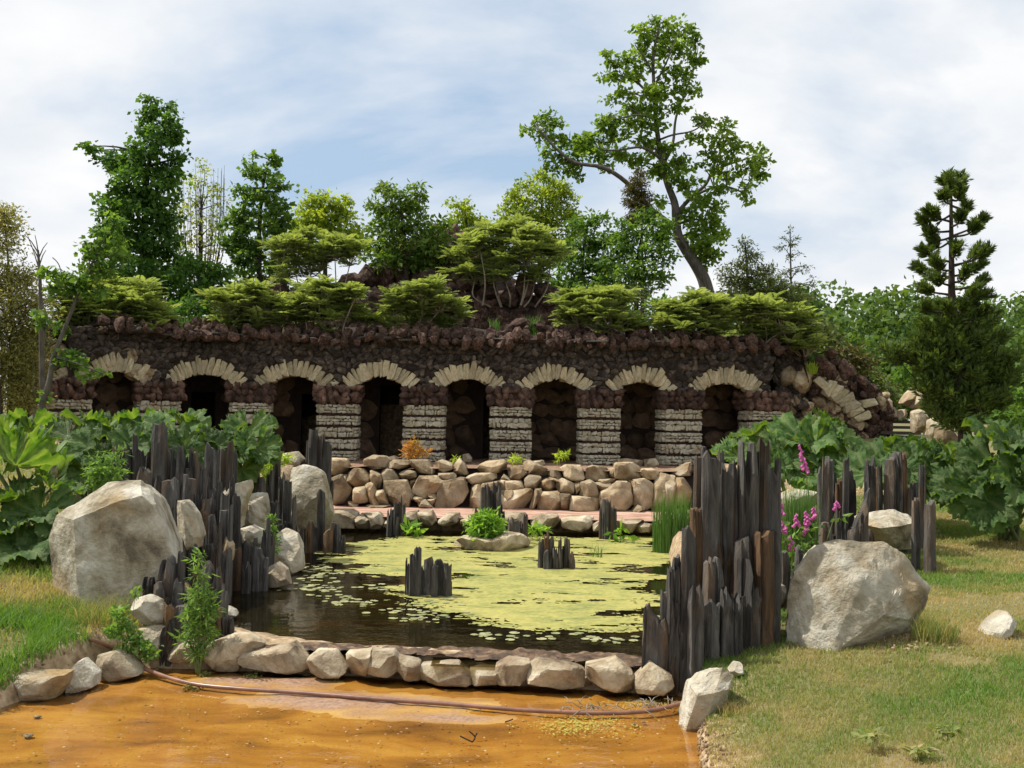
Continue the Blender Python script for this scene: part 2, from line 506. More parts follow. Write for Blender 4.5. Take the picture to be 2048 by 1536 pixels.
def gunnera_mat():
    m, n, l, b = nmat('gunnera_leaf')
    at = n.new('ShaderNodeAttribute'); at.attribute_name = 'v'     # 1 on the veins
    oi = n.new('ShaderNodeObjectInfo'); tc = n.new('ShaderNodeTexCoord')
    n1 = n.new('ShaderNodeTexNoise'); n1.inputs['Scale'].default_value = 7; n1.inputs['Detail'].default_value = 6
    l.new(tc.outputs['Object'], n1.inputs['Vector'])
    r = ramp(n, [(.3, (.03, .07, .016)), (.55, (.065, .125, .03)), (.75, (.125, .185, .07))]); l.new(n1.outputs['Fac'], r.inputs[0])
    mx = n.new('ShaderNodeMix'); mx.data_type = 'RGBA'
    l.new(at.outputs['Fac'], mx.inputs[0]); l.new(r.outputs['Color'], mx.inputs[6]); mx.inputs[7].default_value = (.15, .20, .08, 1)
    hs = n.new('ShaderNodeHueSaturation'); mr = n.new('ShaderNodeMapRange')
    mr.inputs['To Min'].default_value = .75; mr.inputs['To Max'].default_value = 1.25
    l.new(oi.outputs['Random'], mr.inputs['Value']); l.new(mr.outputs[0], hs.inputs['Value']); l.new(mx.outputs[2], hs.inputs['Color'])
    l.new(hs.outputs[0], b.inputs['Base Color']); b.inputs['Roughness'].default_value = .6; b.inputs['Specular IOR Level'].default_value = .2
    bp = n.new('ShaderNodeBump'); bp.inputs['Strength'].default_value = .7; bp.inputs['Distance'].default_value = .03
    n2 = n.new('ShaderNodeTexNoise'); n2.inputs['Scale'].default_value = 22; n2.inputs['Detail'].default_value = 4
    l.new(tc.outputs['Object'], n2.inputs['Vector'])
    l.new(n2.outputs['Fac'], bp.inputs['Height']); l.new(bp.outputs[0], b.inputs['Normal'])
    tr = n.new('ShaderNodeBsdfTranslucent')
    mm = n.new('ShaderNodeMix'); mm.data_type = 'RGBA'; mm.blend_type = 'MULTIPLY'; mm.inputs[0].default_value = 1
    l.new(hs.outputs[0], mm.inputs[6]); mm.inputs[7].default_value = (2.6, 2.6, .6, 1); l.new(mm.outputs[2], tr.inputs['Color'])
    ms = n.new('ShaderNodeMixShader'); ms.inputs[0].default_value = .30
    l.new(b.outputs[0], ms.inputs[1]); l.new(tr.outputs[0], ms.inputs[2]); l.new(ms.outputs[0], n['Material Output'].inputs['Surface'])
    return m
M_gun = gunnera_mat()
M_stalk = plain_mat('gunnera_stalk', (.12, .15, .05), .6)

def ground_mat():
    m, n, l, b = nmat('ground_soil_and_turf')
    at = n.new('ShaderNodeAttribute'); at.attribute_name = 'v'
    ge = n.new('ShaderNodeNewGeometry')
    n1 = n.new('ShaderNodeTexNoise'); n1.inputs['Scale'].default_value = 1.3; n1.inputs['Detail'].default_value = 8
    l.new(ge.outputs['Position'], n1.inputs['Vector'])
    g = ramp(n, [(.3, (.20, .15, .075)), (.45, (.15, .135, .05)), (.65, (.10, .115, .035))]); l.new(n1.outputs['Fac'], g.inputs[0])
    n2 = n.new('ShaderNodeTexNoise'); n2.inputs['Scale'].default_value = 11; n2.inputs['Detail'].default_value = 8
    l.new(ge.outputs['Position'], n2.inputs['Vector'])
    d = ramp(n, [(.3, (.15, .095, .05)), (.5, (.30, .215, .125)), (.7, (.46, .36, .23))]); l.new(n2.outputs['Fac'], d.inputs[0])
    mx = n.new('ShaderNodeMix'); mx.data_type = 'RGBA'
    l.new(at.outputs['Fac'], mx.inputs[0]); l.new(d.outputs[0], mx.inputs[6]); l.new(g.outputs[0], mx.inputs[7])
    l.new(mx.outputs[2], b.inputs['Base Color']); b.inputs['Roughness'].default_value = .95
    bp = n.new('ShaderNodeBump'); bp.inputs['Strength'].default_value = .8; bp.inputs['Distance'].default_value = .03
    l.new(n2.outputs['Fac'], bp.inputs['Height']); l.new(bp.outputs[0], b.inputs['Normal'])
    return m
M_ground = ground_mat()
def water_mat(name, tint, ripple=.015, scale=5.0, murk=None):
    m, n, l, b = nmat(name)
    n.remove(b)
    ge = n.new('ShaderNodeNewGeometry'); mp = n.new('ShaderNodeMapping'); mp.inputs['Scale'].default_value = (1, 1.6, 1)
    l.new(ge.outputs['Position'], mp.inputs['Vector'])
    n1 = n.new('ShaderNodeTexNoise'); n1.inputs['Scale'].default_value = scale; n1.inputs['Detail'].default_value = 3
    l.new(mp.outputs[0], n1.inputs['Vector'])
    bp = n.new('ShaderNodeBump'); bp.inputs['Strength'].default_value = 1; bp.inputs['Distance'].default_value = ripple
    l.new(n1.outputs['Fac'], bp.inputs['Height'])
    fr = n.new('ShaderNodeFresnel'); fr.inputs['IOR'].default_value = 1.33; l.new(bp.outputs[0], fr.inputs['Normal'])
    tr = n.new('ShaderNodeBsdfTransparent'); tr.inputs['Color'].default_value = (*tint, 1)
    under = tr.outputs[0]
    if murk:
        df = n.new('ShaderNodeBsdfDiffuse'); df.inputs['Color'].default_value = (*murk[0], 1)
        ms = n.new('ShaderNodeMixShader'); ms.inputs[0].default_value = murk[1]
        l.new(tr.outputs[0], ms.inputs[1]); l.new(df.outputs[0], ms.inputs[2]); under = ms.outputs[0]
    gl = n.new('ShaderNodeBsdfGlossy'); gl.inputs['Roughness'].default_value = .03; l.new(bp.outputs[0], gl.inputs['Normal'])
    mx = n.new('ShaderNodeMixShader'); l.new(fr.outputs[0], mx.inputs[0]); l.new(under, mx.inputs[1]); l.new(gl.outputs[0], mx.inputs[2])
    l.new(mx.outputs[0], n['Material Output'].inputs['Surface'])
    return m
M_water = water_mat('dark_pond_water', (.62, .55, .36), .004, 4, ((.03, .025, .01), .25))
M_waterlow = water_mat('shallow_ochre_water', (.97, .90, .74), .004, 4, None)
def bed_mat(name, lo, mid, hi, dry, z0, z1, scale=2.0):
    m, n, l, b = nmat(name)
    ge = n.new('ShaderNodeNewGeometry')
    mp = n.new('ShaderNodeMapping'); mp.inputs['Scale'].default_value = (.6, 1.5, 1); l.new(ge.outputs['Position'], mp.inputs['Vector'])
    n1 = n.new('ShaderNodeTexNoise'); n1.inputs['Scale'].default_value = scale; n1.inputs['Detail'].default_value = 9; n1.inputs['Roughness'].default_value = .6
    n1.inputs['Distortion'].default_value = .6
    l.new(mp.outputs[0], n1.inputs['Vector'])
    r = ramp(n, [(.28, lo), (.5, mid), (.74, hi)]); l.new(n1.outputs['Fac'], r.inputs[0])
    sp = n.new('ShaderNodeSeparateXYZ'); l.new(ge.outputs['Position'], sp.inputs[0])
    mr = n.new('ShaderNodeMapRange'); mr.inputs['From Min'].default_value = z0; mr.inputs['From Max'].default_value = z1
    l.new(sp.outputs['Z'], mr.inputs['Value'])
    mx = n.new('ShaderNodeMix'); mx.data_type = 'RGBA'; l.new(mr.outputs[0], mx.inputs[0]); l.new(r.outputs[0], mx.inputs[6])
    n2 = n.new('ShaderNodeTexNoise'); n2.inputs['Scale'].default_value = 30; n2.inputs['Detail'].default_value = 8
    l.new(ge.outputs['Position'], n2.inputs['Vector'])
    r2 = ramp(n, [(.3, tuple(x*.55 for x in dry)), (.6, dry)]); l.new(n2.outputs['Fac'], r2.inputs[0]); l.new(r2.outputs[0], mx.inputs[7])
    l.new(mx.outputs[2], b.inputs['Base Color']); b.inputs['Roughness'].default_value = .45; b.inputs['Specular IOR Level'].default_value = .4
    bp = n.new('ShaderNodeBump'); bp.inputs['Strength'].default_value = .5; bp.inputs['Distance'].default_value = .012
    l.new(n2.outputs['Fac'], bp.inputs['Height']); l.new(bp.outputs[0], b.inputs['Normal'])
    return m
M_bedlow = bed_mat('ochre_mud', (.13, .058, .016), (.32, .165, .035), (.47, .30, .075), (.33, .20, .125), .002, .014, 1.6)
M_bedup = bed_mat('dark_pond_mud', (.015, .014, .007), (.045, .038, .015), (.16, .095, .03), (.10, .07, .035), -.02, .15, 1.1)
def duckweed_mat():
    m, n, l, b = nmat('duckweed')
    ge = n.new('ShaderNodeNewGeometry'); mp = n.new('ShaderNodeMapping'); mp.inputs['Scale'].default_value = (.8, 1.6, 1)
    l.new(ge.outputs['Position'], mp.inputs['Vector'])
    n1 = n.new('ShaderNodeTexNoise'); n1.inputs['Scale'].default_value = 2.2; n1.inputs['Detail'].default_value = 10; n1.inputs['Roughness'].default_value = .8
    l.new(mp.outputs[0], n1.inputs['Vector'])
    r = ramp(n, [(.30, (.06, .085, .025)), (.41, (.17, .19, .045)), (.52, (.305, .29, .07)), (.70, (.39, .325, .10))]); l.new(n1.outputs['Fac'], r.inputs[0])
    at = n.new('ShaderNodeAttribute'); at.attribute_name = 'v'
    hs = n.new('ShaderNodeHueSaturation'); mr = n.new('ShaderNodeMapRange'); mr.inputs['To Min'].default_value = .8; mr.inputs['To Max'].default_value = 1.15
    l.new(at.outputs['Fac'], mr.inputs['Value']); l.new(mr.outputs[0], hs.inputs['Value']); l.new(r.outputs[0], hs.inputs['Color'])
    l.new(hs.outputs[0], b.inputs['Base Color']); b.inputs['Roughness'].default_value = .7
    return m
M_duck = duckweed_mat()
# ------------------------------------------------------------------ ground, ponds, path, terrace
def poly_sd(x, y, poly):
    """signed distance to polygon, negative inside"""
    x = np.asarray(x, float); y = np.asarray(y, float)
    d = np.full(x.shape, 1e9); ins = np.zeros(x.shape, bool)
    n = len(poly)
    for i in range(n):
        ax, ay = poly[i]; bx, by = poly[(i+1) % n]
        ex, ey = bx-ax, by-ay
        t = np.clip(((x-ax)*ex + (y-ay)*ey) / (ex*ex + ey*ey + 1e-12), 0, 1)
        d = np.minimum(d, np.hypot(x-ax-t*ex, y-ay-t*ey))
        c = ((ay > y) != (by > y)) & (x < (bx-ax)*(y-ay)/(by-ay+1e-12) + ax)
        ins ^= c
    return np.where(ins, -d, d)
def sstep(a, b, x):
    t = np.clip((x-a)/(b-a), 0, 1); return t*t*(3-2*t)
g_ = lambda px, py, z: tuple(G(px, py, z)[:2])
PU = [g_(470,1268,.2), g_(700,1290,.2), g_(1000,1314,.2), g_(1290,1333,.2), (1.75,10.4), (2.3,13.0), (2.9,17.6), (3.2,20.2), (-4.2,20.2), (-3.75,17.2), (-3.75,14.6), (-3.75,13.2), (-3.75,11.5)]
PL = [(-4.6,6.6), (-4.3,8.5), (-3.95,9.95), (-3.0,9.9), (-1.0,9.67), (.3,9.46), (1.72,9.2), (1.62,8.5), (1.42,7.25), (1.2,5.5), (.8,3.2), (-4.2,3.2)]
CP = np.array([(-4.3,8.6,.14),(-4.25,9.0,.30),(-5,9.5,.42),(-4.5,11.2,.52),(-6,12,.7),(-4.2,13,.62),(-4,15,.65),(-4.2,17,.65),(-7,15,1.0),(-7,18,1.3),(-9,22,1.75),(-6,21,1.4),(-12,25,2.1),(-5.2,5,.4),(-8,8,.6),(-3.6,10.6,.35),
   (1.75,8.5,.12),(1.6,7.2,.10),(2.2,8.8,.33),(3.3,6.3,.36),(3.9,9.3,.55),(2.4,10.5,.45),(3.0,13,.55),(3.5,16,.6),(3.9,19,.7),(6.7,16,.8),(8.2,16.8,.85),(5.5,20,1.0),(8,20,1.3),(9,24,2.0),(12,24,2.1),(6,4,.35),(10,10,.62),
   (0,0,.95),(0,2,.5),(-4,0,1),(4,0,.8),(-2.6,9.95,.22),(-1.2,9.8,.22),(.2,9.65,.22),(1.2,9.4,.22),(20,15,1.2),(-20,15,1.3),(-20,0,1),(20,0,.8),
   (-4.6,20,.9),(4.6,20,.8),(-4.5,22,1.3),(4.6,22,1.35)])
_D = np.hypot(CP[:, 0][:, None]-CP[:, 0], CP[:, 1][:, None]-CP[:, 1])
_W = np.linalg.solve(_D + 1e-9*np.eye(len(CP)), CP[:, 2] - 1.0)
def base_h(x, y):
    x = np.asarray(x, float); y = np.asarray(y, float)
    xx = np.clip(x, -25, 25); yy = np.clip(y, -5, 26)
    h = np.zeros_like(x) + 1.0
    for (cx, cy, _), w in zip(CP, _W): h = h + w*np.hypot(xx-cx, yy-cy)
    return np.clip(h, .08, 3)
def ground_h(x, y):
    x = np.asarray(x, float); y = np.asarray(y, float)
    h = base_h(x, y)
    h = h + .035*fbm(p2(x, y), 1.1, 4, 3) * (np.hypot(x, y-10) < 60)
    # path and terrace shelf
    inx = sstep(-4.9, -4.3, x) * (1 - sstep(4.6, 5.6, x))
    pth = inx * sstep(19.5, 19.8, y) * (1 - sstep(27.0, 27.6, y))
    h = h*(1-pth) + .40*pth
    ter = sstep(-11.5, -10.0, x) * (1 - sstep(7.6, 9.0, x)) * sstep(22.2, 22.5, y)
    h = h*(1-ter) + 1.33*ter
    # raised ground behind the arcade
    hi = sstep(-15.5, -12.5, x) * (1 - sstep(7.2, 9.5, x)) * sstep(27.9, 28.9, y) * (1 - sstep(45, 58, y))
    h = h*(1-hi) + 3.9*hi
    far = sstep(50, 90, np.hypot(x, y-15))
    h = h*(1-far) + 2.6*far
    # ponds
    d = poly_sd(x, y, PU); k = 1 - sstep(-.22, .03, d); h = h*(1-k) + (-.12)*k
    d = poly_sd(x, y, PL); k = 1 - sstep(-.10, .10, d); h = h*(1-k) + (-.12)*k
    return h
def gh(x, y): return float(ground_h(np.array([x]), np.array([y]))[0])

xs = np.unique(np.round(np.concatenate([np.linspace(-900, -60, 15), np.linspace(-60, -14, 30), np.linspace(-14, -6, 33), np.linspace(-6, 6, 121), np.linspace(6, 14, 33), np.linspace(14, 60, 30), np.linspace(60, 900, 15)]), 4))
ys = np.unique(np.round(np.concatenate([np.linspace(-900, -30, 15), np.linspace(-30, 2, 20), np.linspace(2, 5, 13), np.linspace(5, 21, 161), np.linspace(21, 30, 46), np.linspace(30, 70, 41), np.linspace(70, 1400, 20)]), 4))
XX, YY = np.meshgrid(xs, ys)
zz = ground_h(XX.ravel(), YY.ravel())
gx, gy = XX.ravel(), YY.ravel()
nx, ny = len(xs), len(ys)
idx = np.arange(nx*ny).reshape(ny, nx)
gf = np.stack([idx[:-1, :-1], idx[:-1, 1:], idx[1:, 1:], idx[1:, :-1]], -1).reshape(-1, 4)
dshore = np.minimum(poly_sd(gx, gy, PL), poly_sd(gx, gy, PU))
gat = sstep(.05, .55, dshore + .25*fbm(p2(gx, gy), 1.7, 3, 9))
gat = np.where((gx > -11) & (gx < 9) & (gy > 19.5) & (gy < 28.5), .0, gat)
ground = obj('ground', mesh_np('ground', np.stack([gx, gy, zz], 1), gf, gat, True), M_ground)
tag(ground, kind='structure')

def sheet(name, poly, z, mat, step=.12, noise=None, seed=0, extra=.35):
    px = [p[0] for p in poly]; py = [p[1] for p in poly]
    ax = np.arange(min(px)-extra-step, max(px)+extra+1.5*step, step); ay = np.arange(min(py)-extra-step, max(py)+extra+1.5*step, step)
    X, Y_ = np.meshgrid(ax, ay); x = X.ravel(); y = Y_.ravel()
    d = poly_sd(x, y, poly)
    zz_ = np.full(x.shape, z) + (noise(x, y) if noise else 0)
    id_ = np.arange(len(x)).reshape(X.shape)
    q = np.stack([id_[:-1, :-1], id_[:-1, 1:], id_[1:, 1:], id_[1:, :-1]], -1).reshape(-1, 4)
    q = q[(d[q] < extra).any(1)]
    use = np.unique(q); rm = np.full(len(x), -1); rm[use] = np.arange(len(use))
    return obj(name, mesh_np(name, np.stack([x, y, zz_], 1)[use], rm[q], None, True), mat)
def low_bed(x, y):
    n = fbm(p2(x, y), .9, 5, 21, .6)
    c = G(640, 1420, 0)
    isl = np.exp(-(((x-c.x-.1)/1.15)**2 + ((y-c.y-.25)/.42)**2))
    c2 = G(520, 1362, 0)
    isl2 = np.exp(-(((x-c2.x)/.8)**2 + ((y-c2.y)/.25)**2))
    c3 = G(880, 1440, 0)
    isl3 = np.exp(-(((x-c3.x)/.9)**2 + ((y-c3.y)/.16)**2))
    return .022*n + .050*isl + .045*isl2 + .028*isl3 + .012*fbm(p2(x, y), 6, 4, 5, .6)
lb = tag(sheet('lower_pond_bed', PL, -.022, M_bedlow, .05, low_bed, extra=.08), kind='structure')
tag(sheet('lower_pond_water', PL, 0.0, M_waterlow, .5, None, extra=.10), kind='structure')
tag(sheet('upper_pond_bed', PU, -.05, M_bedup, .2, lambda x, y: .05*fbm(p2(x, y), .8, 4, 4) + .16*np.exp(-np.maximum(-poly_sd(x, y, PU), 0)/.25), extra=.0), kind='structure')
tag(sheet('upper_pond_water', PU, .20, M_water, .4, None, extra=.12), kind='structure')
# mud shelf between the ponds
MUD = [(-3.2,9.90), (-1.6,9.76), (0,9.56), (1.75,9.28), (1.5,9.66), (0,9.86), (-1.6,10.04), (-3.1,10.22)]
tag(sheet('mud_shelf', MUD, .245, M_mudledge, .035, lambda x, y: .05*fbm(p2(x, y), 7, 4, 8, .65) - .03*sstep(.0, .1, poly_sd(x, y, MUD)) - .02*sstep(9.9, 10.1, y), extra=.02), kind='structure')
# path under the terrace wall, terrace top
PATH = [(-4.5,19.75), (5.0,19.75), (5.0,22.3), (-4.5,22.3)]
tag(sheet('path', PATH, .50, M_path, .12, lambda x, y: .015*fbm(p2(x, y), 2, 3, 2), extra=.05), kind='structure')
TER = [(-10.5,22.35), (7.8,22.35), (8.4,28.2), (-11,28.2)]
tag(sheet('terrace', TER, 1.36, M_mulch, .15, lambda x, y: .05*fbm(p2(x, y), 1.6, 4, 12) - .02*sstep(22.9, 22.35, y), extra=.0), kind='structure')

# ------------------------------------------------------------------ grotto arcade
rngA = random.Random(11)
PIL_PX = [130, 315, 503, 678, 850, 1022, 1197, 1357, 1525]
PIL_Y = [22.9, 24.2, 24.85, 25.0, 25.0, 25.0, 25.0, 25.1, 25.5]
Z_FLOOR, Z_CAPB, Z_CAPT, Z_TOP = 1.36, 2.80, 3.21, 4.32
PIL = []
for a, b in zip(PIL_PX, PIL_Y):
    p = P(a, 800, b); PIL.append(Vector((p.x, b, 0)))
arcade = thing('grotto_arcade', (0, 25.4, Z_FLOOR), 'dark lava-stone garden arcade of eight arches with banded pale stone pillars', 'arcade')
AL = Vector(arcade.location)
def tang(i):
    a = PIL[max(i-1, 0)]; b = PIL[min(i+1, len(PIL)-1)]
    t = (b-a).normalized(); return t
hew = [hull_mesh('hewn_stone', hewn_points(rngA, .2, .24)) for _ in range(8)]
for m in hew: m.materials.append(M_vous)
# course meshes: rows of small pale stones round a dark core, width 0.86, depth 0.7, height 0.22
def course_mesh(seed):
    r = random.Random(seed); mb = MB(); av = []
    W, D, H = .88, .72, .225
    def run(length, place):
        nrow = r.choice((2, 3, 3)); zs = [0]
        for k in range(nrow): zs.append(zs[-1] + r.uniform(.8, 1.25))
        zs = [z/zs[-1]*H for z in zs]
        for k in range(nrow):
            x = 0
            while x < length - .02:
                w = r.uniform(.06, .17)
                if x + w > length - .05: w = length - x
                g = .013
                cx, cz = x + w/2, (zs[k]+zs[k+1])/2
                pts = [place(cx + q.x*(w-g)*1.0, q.y*.10 - r.uniform(0, .03), cz + q.z*(zs[k+1]-zs[k]-g)) for q in hewn_points(r, .34, .38)]
                v, f = hull_arrays(pts); mb.add(v, f); x += w; av.extend([r.random()]*len(v))
    run(W, lambda u, d, z: Vector((-W/2+u, -D/2+d, z)))
    run(D, lambda u, d, z: Vector((-W/2+d, -D/2+u, z)))
    run(D, lambda u, d, z: Vector((W/2-d, -D/2+u, z)))
    me = mb.mesh('stone_course', None, False); me.materials.append(M_course)
    at = me.attributes.new('v', 'FLOAT', 'POINT'); at.data.foreach_set('value', np.array(av, np.float32)); return me
courses = [course_mesh(50+i) for i in range(6)]
rubs = [rough_rock_mesh('lava_rock', 300+i, M_lava) for i in range(10)]
rubs_lo = [rough_rock_mesh('lava_rock_small', 330+i, M_lava, 1, .2) for i in range(8)]
wallst = [rough_rock_mesh('wall_rock', 360+i, M_lavawall, 2, .22) for i in range(12)]
def merge_rocks(name, meshes, items, mat):
    """items: (mesh index, loc, rot, scale) joined into one mesh"""
    V = []; Fc = []; off = 0
    cache = {}
    for k, loc, rot, sc in items:
        me = meshes[k]
        if k not in cache:
            cache[k] = (np.array([v.co[:] for v in me.vertices]), np.array([p.vertices[:] for p in me.polygons]))
        co, fc = cache[k]
        R = np.array(Matrix.Rotation(rot[2], 3, 'Z') @ Matrix.Rotation(rot[1], 3, 'Y') @ Matrix.Rotation(rot[0], 3, 'X'))
        V.append((co*np.array(sc)) @ R.T + np.array(loc)); Fc.append(fc + off); off += len(co)
    me = mesh_np(name, np.concatenate(V), np.concatenate(Fc), None, False)
    me.materials.append(mat); return me
# capital: cluster of lava lumps
def cap_mesh(seed):
    r = random.Random(seed); items = []
    for row in range(3):
        for k in range(7):
            x = -.48 + k*.16 + r.uniform(-.06, .06)
            for y in (-.40, .40):
                items.append((r.randrange(8), (x, y + r.uniform(-.03, .03), .06+row*.14 + r.uniform(-.03, .03)), (r.uniform(0, 6), r.uniform(0, 6), r.uniform(0, 6)), (r.uniform(.14, .36), r.uniform(.16, .26), r.uniform(.13, .26))))
        for k in range(4):
            for sx in (-.48, .48):
                items.append((r.randrange(8), (sx+r.uniform(-.03, .03), -.3+k*.2, .06+row*.14), (r.uniform(0, 6), r.uniform(0, 6), 0), [r.uniform(.16, .28)]*3))
    return merge_rocks('capital', rubs_lo, items, M_lava)
caps = [cap_mesh(70+i) for i in range(3)]
core_cap = MB().box((-.46, -.38, 0), (.46, .38, .40)).mesh('capital_core', None, False); core_cap.materials.append(M_band)
core_me = MB().box((-.41, -.33, 0), (.41, .33, Z_CAPB-Z_FLOOR+.25)).mesh('pillar_core', None, False); core_me.materials.append(M_band)
band_me = MB().box((-.425, -.345, 0), (.425, .345, .06)).mesh('dark_band', None, False); band_me.materials.append(M_band)
for i, p in enumerate(PIL):
    t = tang(i); ang = math.atan2(t.y, t.x)
    pil = obj('pillar', core_me, None, arcade, loc=Vector((p.x, p.y, Z_FLOOR-.25)) - AL, rot=(0, 0, ang))
    for k in range(5):
        z = .25 + .005 + k*.29
        c = obj('stone_course', courses[(i*2+k*5) % 6], None, pil, loc=(rngA.uniform(-.01, .01), 0, z)); c['kind'] = 'stuff'
        obj('dark_band', band_me, None, pil, loc=(0, 0, z+.228))
    c = obj('capital_core', core_cap, None, pil, loc=(0, 0, Z_CAPB-Z_FLOOR+.25))
    c = obj('capital', caps[i % 3], None, pil, loc=(0, 0, Z_CAPB-Z_FLOOR+.25)); c['kind'] = 'stuff'
# arches and spandrels
stones_wall = []      # candidate wall stones: (size, loc, rot, scale, mesh)
RISE = .26
for i in range(8):
    a, b = PIL[i], PIL[i+1]; L_ = (b-a).length; t = (b-a).normalized(); nrm = Vector((t.y, -t.x, 0))   # towards the camera
    ang = math.atan2(t.y, t.x)
    mid = (a+b)/2; hc = L_/2 - .44        # half chord of the opening at the capitals
    if i == 0: hc = L_/2 - .5
    Rr = (hc*hc + RISE*RISE)/(2*RISE); zc = Z_CAPT + RISE - Rr
    W = lambda u, d, z: mid + t*u + nrm*d + Vector((0, 0, z))
    # spandrel body
    us = np.linspace(-L_/2-.001, L_/2+.001, 31); mb = MB(); vs = []
    for u in us:
        zb = zc + math.sqrt(max((Rr+.05)**2 - u*u, 0)) if abs(u) < hc+.02 else Z_CAPT - .02
        zb = max(zb, Z_CAPT-.02)
        for d, z in ((.30, zb), (.30, Z_TOP), (-.38, Z_TOP), (-.38, zb)): vs.append(W(u, d, z) - AL)
    fs = []
    for k in range(len(us)-1):
        q = k*4; r_ = q+4
        fs += [(q, r_, r_+1, q+1), (q+1, r_+1, r_+2, q+2), (q+2, r_+2, r_+3, q+3), (q+3, r_+3, r_, q)]
    fs += [(0, 1, 2, 3), (len(vs)-4, len(vs)-1, len(vs)-2, len(vs)-3)]
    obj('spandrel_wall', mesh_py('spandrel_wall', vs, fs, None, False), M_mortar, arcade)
    # voussoirs
    arch = obj('arch_ring', None, None, arcade, loc=mid + Vector((0, 0, Z_CAPT)) - AL); arch.empty_display_size = .1
    thm = math.asin(min(hc/Rr, 1)) + .12
    th = -thm; nn = 0
    while th < thm - .03:
        w = rngA.uniform(.085, .165); dth = w/(Rr+.12)
        tt = th + dth/2
        ln = rngA.uniform(.27, .38) * (1.1 if abs(tt) < .2 else 1.0)
        rr = Rr + ln/2 - .01 + rngA.uniform(-.012, .012)
        c = W(rr*sin(tt), .30 - .10 + rngA.uniform(-.02, .03), zc + rr*cos(tt))
        v = obj('voussoir', hew[rngA.randrange(8)], None, arch, loc=c - arch.location - AL)
        v.rotation_euler = (Matrix.Rotation(ang, 3, 'Z') @ Matrix.Rotation(tt + rngA.uniform(-.06, .06), 3, 'Y')).to_euler()
        v.scale = ((w-.012)*(1.06), .34, ln*1.05)
        th += dth
    # wall stones over the face
    z = Z_CAPT + .03
    while z < Z_TOP + .08:
        u = -L_/2 + rngA.uniform(0, .1); rowh = rngA.uniform(.11, .20)
        while u < L_/2:
            s = rngA.uniform(.12, .34)
            uu = u + s/2; rad = math.hypot(uu, z-zc)
            if not (abs(uu) < hc+.30 and rad < Rr + .37):
                loc = W(uu, .30 + rngA.uniform(-.05, .0), z + rngA.uniform(-.03, .03))
                stones_wall.append((s*rowh, loc, (rngA.uniform(-.6, .6), rngA.uniform(-.7, .7), ang + rngA.uniform(-.4, .4)), (s*1.16, .26, rowh*rngA.uniform(1.1, 1.5)), rngA.randrange(12)))
            u += s*.93
        z += rowh*.9
stones_wall.sort(key=lambda q: -q[0])
wall_root = obj('wall_face', None, None, arcade, loc=Vector((0, 0, 2))); wall_root.empty_display_size = .1
for s, loc, rot, sc, k in stones_wall[:300]:
    obj('wall_stone', wallst[k], None, wall_root, loc=loc - AL - Vector((0, 0, 2)), rot=rot, scale=sc)
if len(stones_wall) > 300:
    me = merge_rocks('small_wall_stones', wallst, [(k, loc - AL, rot, sc) for s, loc, rot, sc, k in stones_wall[300:]], M_lavawall)
    obj('small_wall_stones', me, None, arcade)['kind'] = 'stuff'
# back wall of the gallery with dark doorways, ceiling, end walls
back = MB()
bays_gap = {1: (-.35, .25), 2: (-.05, .55), 3: (-.25, .65), 4: (.35, .75)}
niche = [rough_rock_mesh('niche_stone', 420+i, M_terrace, 2, .12) for i in range(5)]
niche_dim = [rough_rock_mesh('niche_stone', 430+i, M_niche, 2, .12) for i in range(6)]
for i in range(8):
    a, b = PIL[i], PIL[i+1]; L_ = (b-a).length; t = (b-a).normalized(); nrm = Vector((t.y, -t.x, 0)); mid = (a+b)/2
    ang = math.atan2(t.y, t.x)
    dep = -1.45 if i else -1.0
    W = lambda u, d, z: mid + t*u + nrm*d + Vector((0, 0, z)) - AL
    segs = [(-L_/2-.15, L_/2+.15)]
    if i in bays_gap: segs = [(-L_/2-.15, bays_gap[i][0]), (bays_gap[i][1], L_/2+.15)]
    for u0, u1 in segs:
        q = [W(u, d, z) for z in (Z_FLOOR-.2, Z_TOP-.05) for u, d in ((u0, dep), (u1, dep), (u1, dep-.25), (u0, dep-.25))]
        back.add(q, [(0, 1, 5, 4), (1, 2, 6, 5), (2, 3, 7, 6), (3, 0, 4, 7), (0, 3, 2, 1), (4, 5, 6, 7)])
    if i in bays_gap:   # lintel over the doorway and a deep back
        u0, u1 = bays_gap[i]
        zt = 3.02 if i != 3 else 3.3
        q = [W(u, d, z) for z in (zt, Z_TOP-.05) for u, d in ((u0, dep-.01), (u1, dep-.01), (u1, dep-.24), (u0, dep-.24))]
        back.add(q, [(0, 1, 5, 4), (1, 2, 6, 5), (2, 3, 7, 6), (3, 0, 4, 7), (0, 3, 2, 1), (4, 5, 6, 7)])
    # big stones set in the niche back
    zc_ = Z_FLOOR + .22
    while zc_ < 3.6:
        hgt = rngA.uniform(.36, .56); u = -L_/2 + .2
        while u < L_/2 - .1:
            wd = rngA.uniform(.34, .66); uc = u + wd/2; u += wd*.98
            if i in bays_gap and bays_gap[i][0] - wd*.5 < uc < bays_gap[i][1] + wd*.5: continue
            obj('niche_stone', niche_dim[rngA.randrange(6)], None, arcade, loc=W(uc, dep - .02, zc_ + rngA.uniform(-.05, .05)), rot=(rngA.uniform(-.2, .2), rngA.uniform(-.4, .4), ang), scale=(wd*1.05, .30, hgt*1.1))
        zc_ += hgt*.92
obj('gallery_back_wall', back.mesh('gallery_back_wall', None, False), M_mortar, arcade)
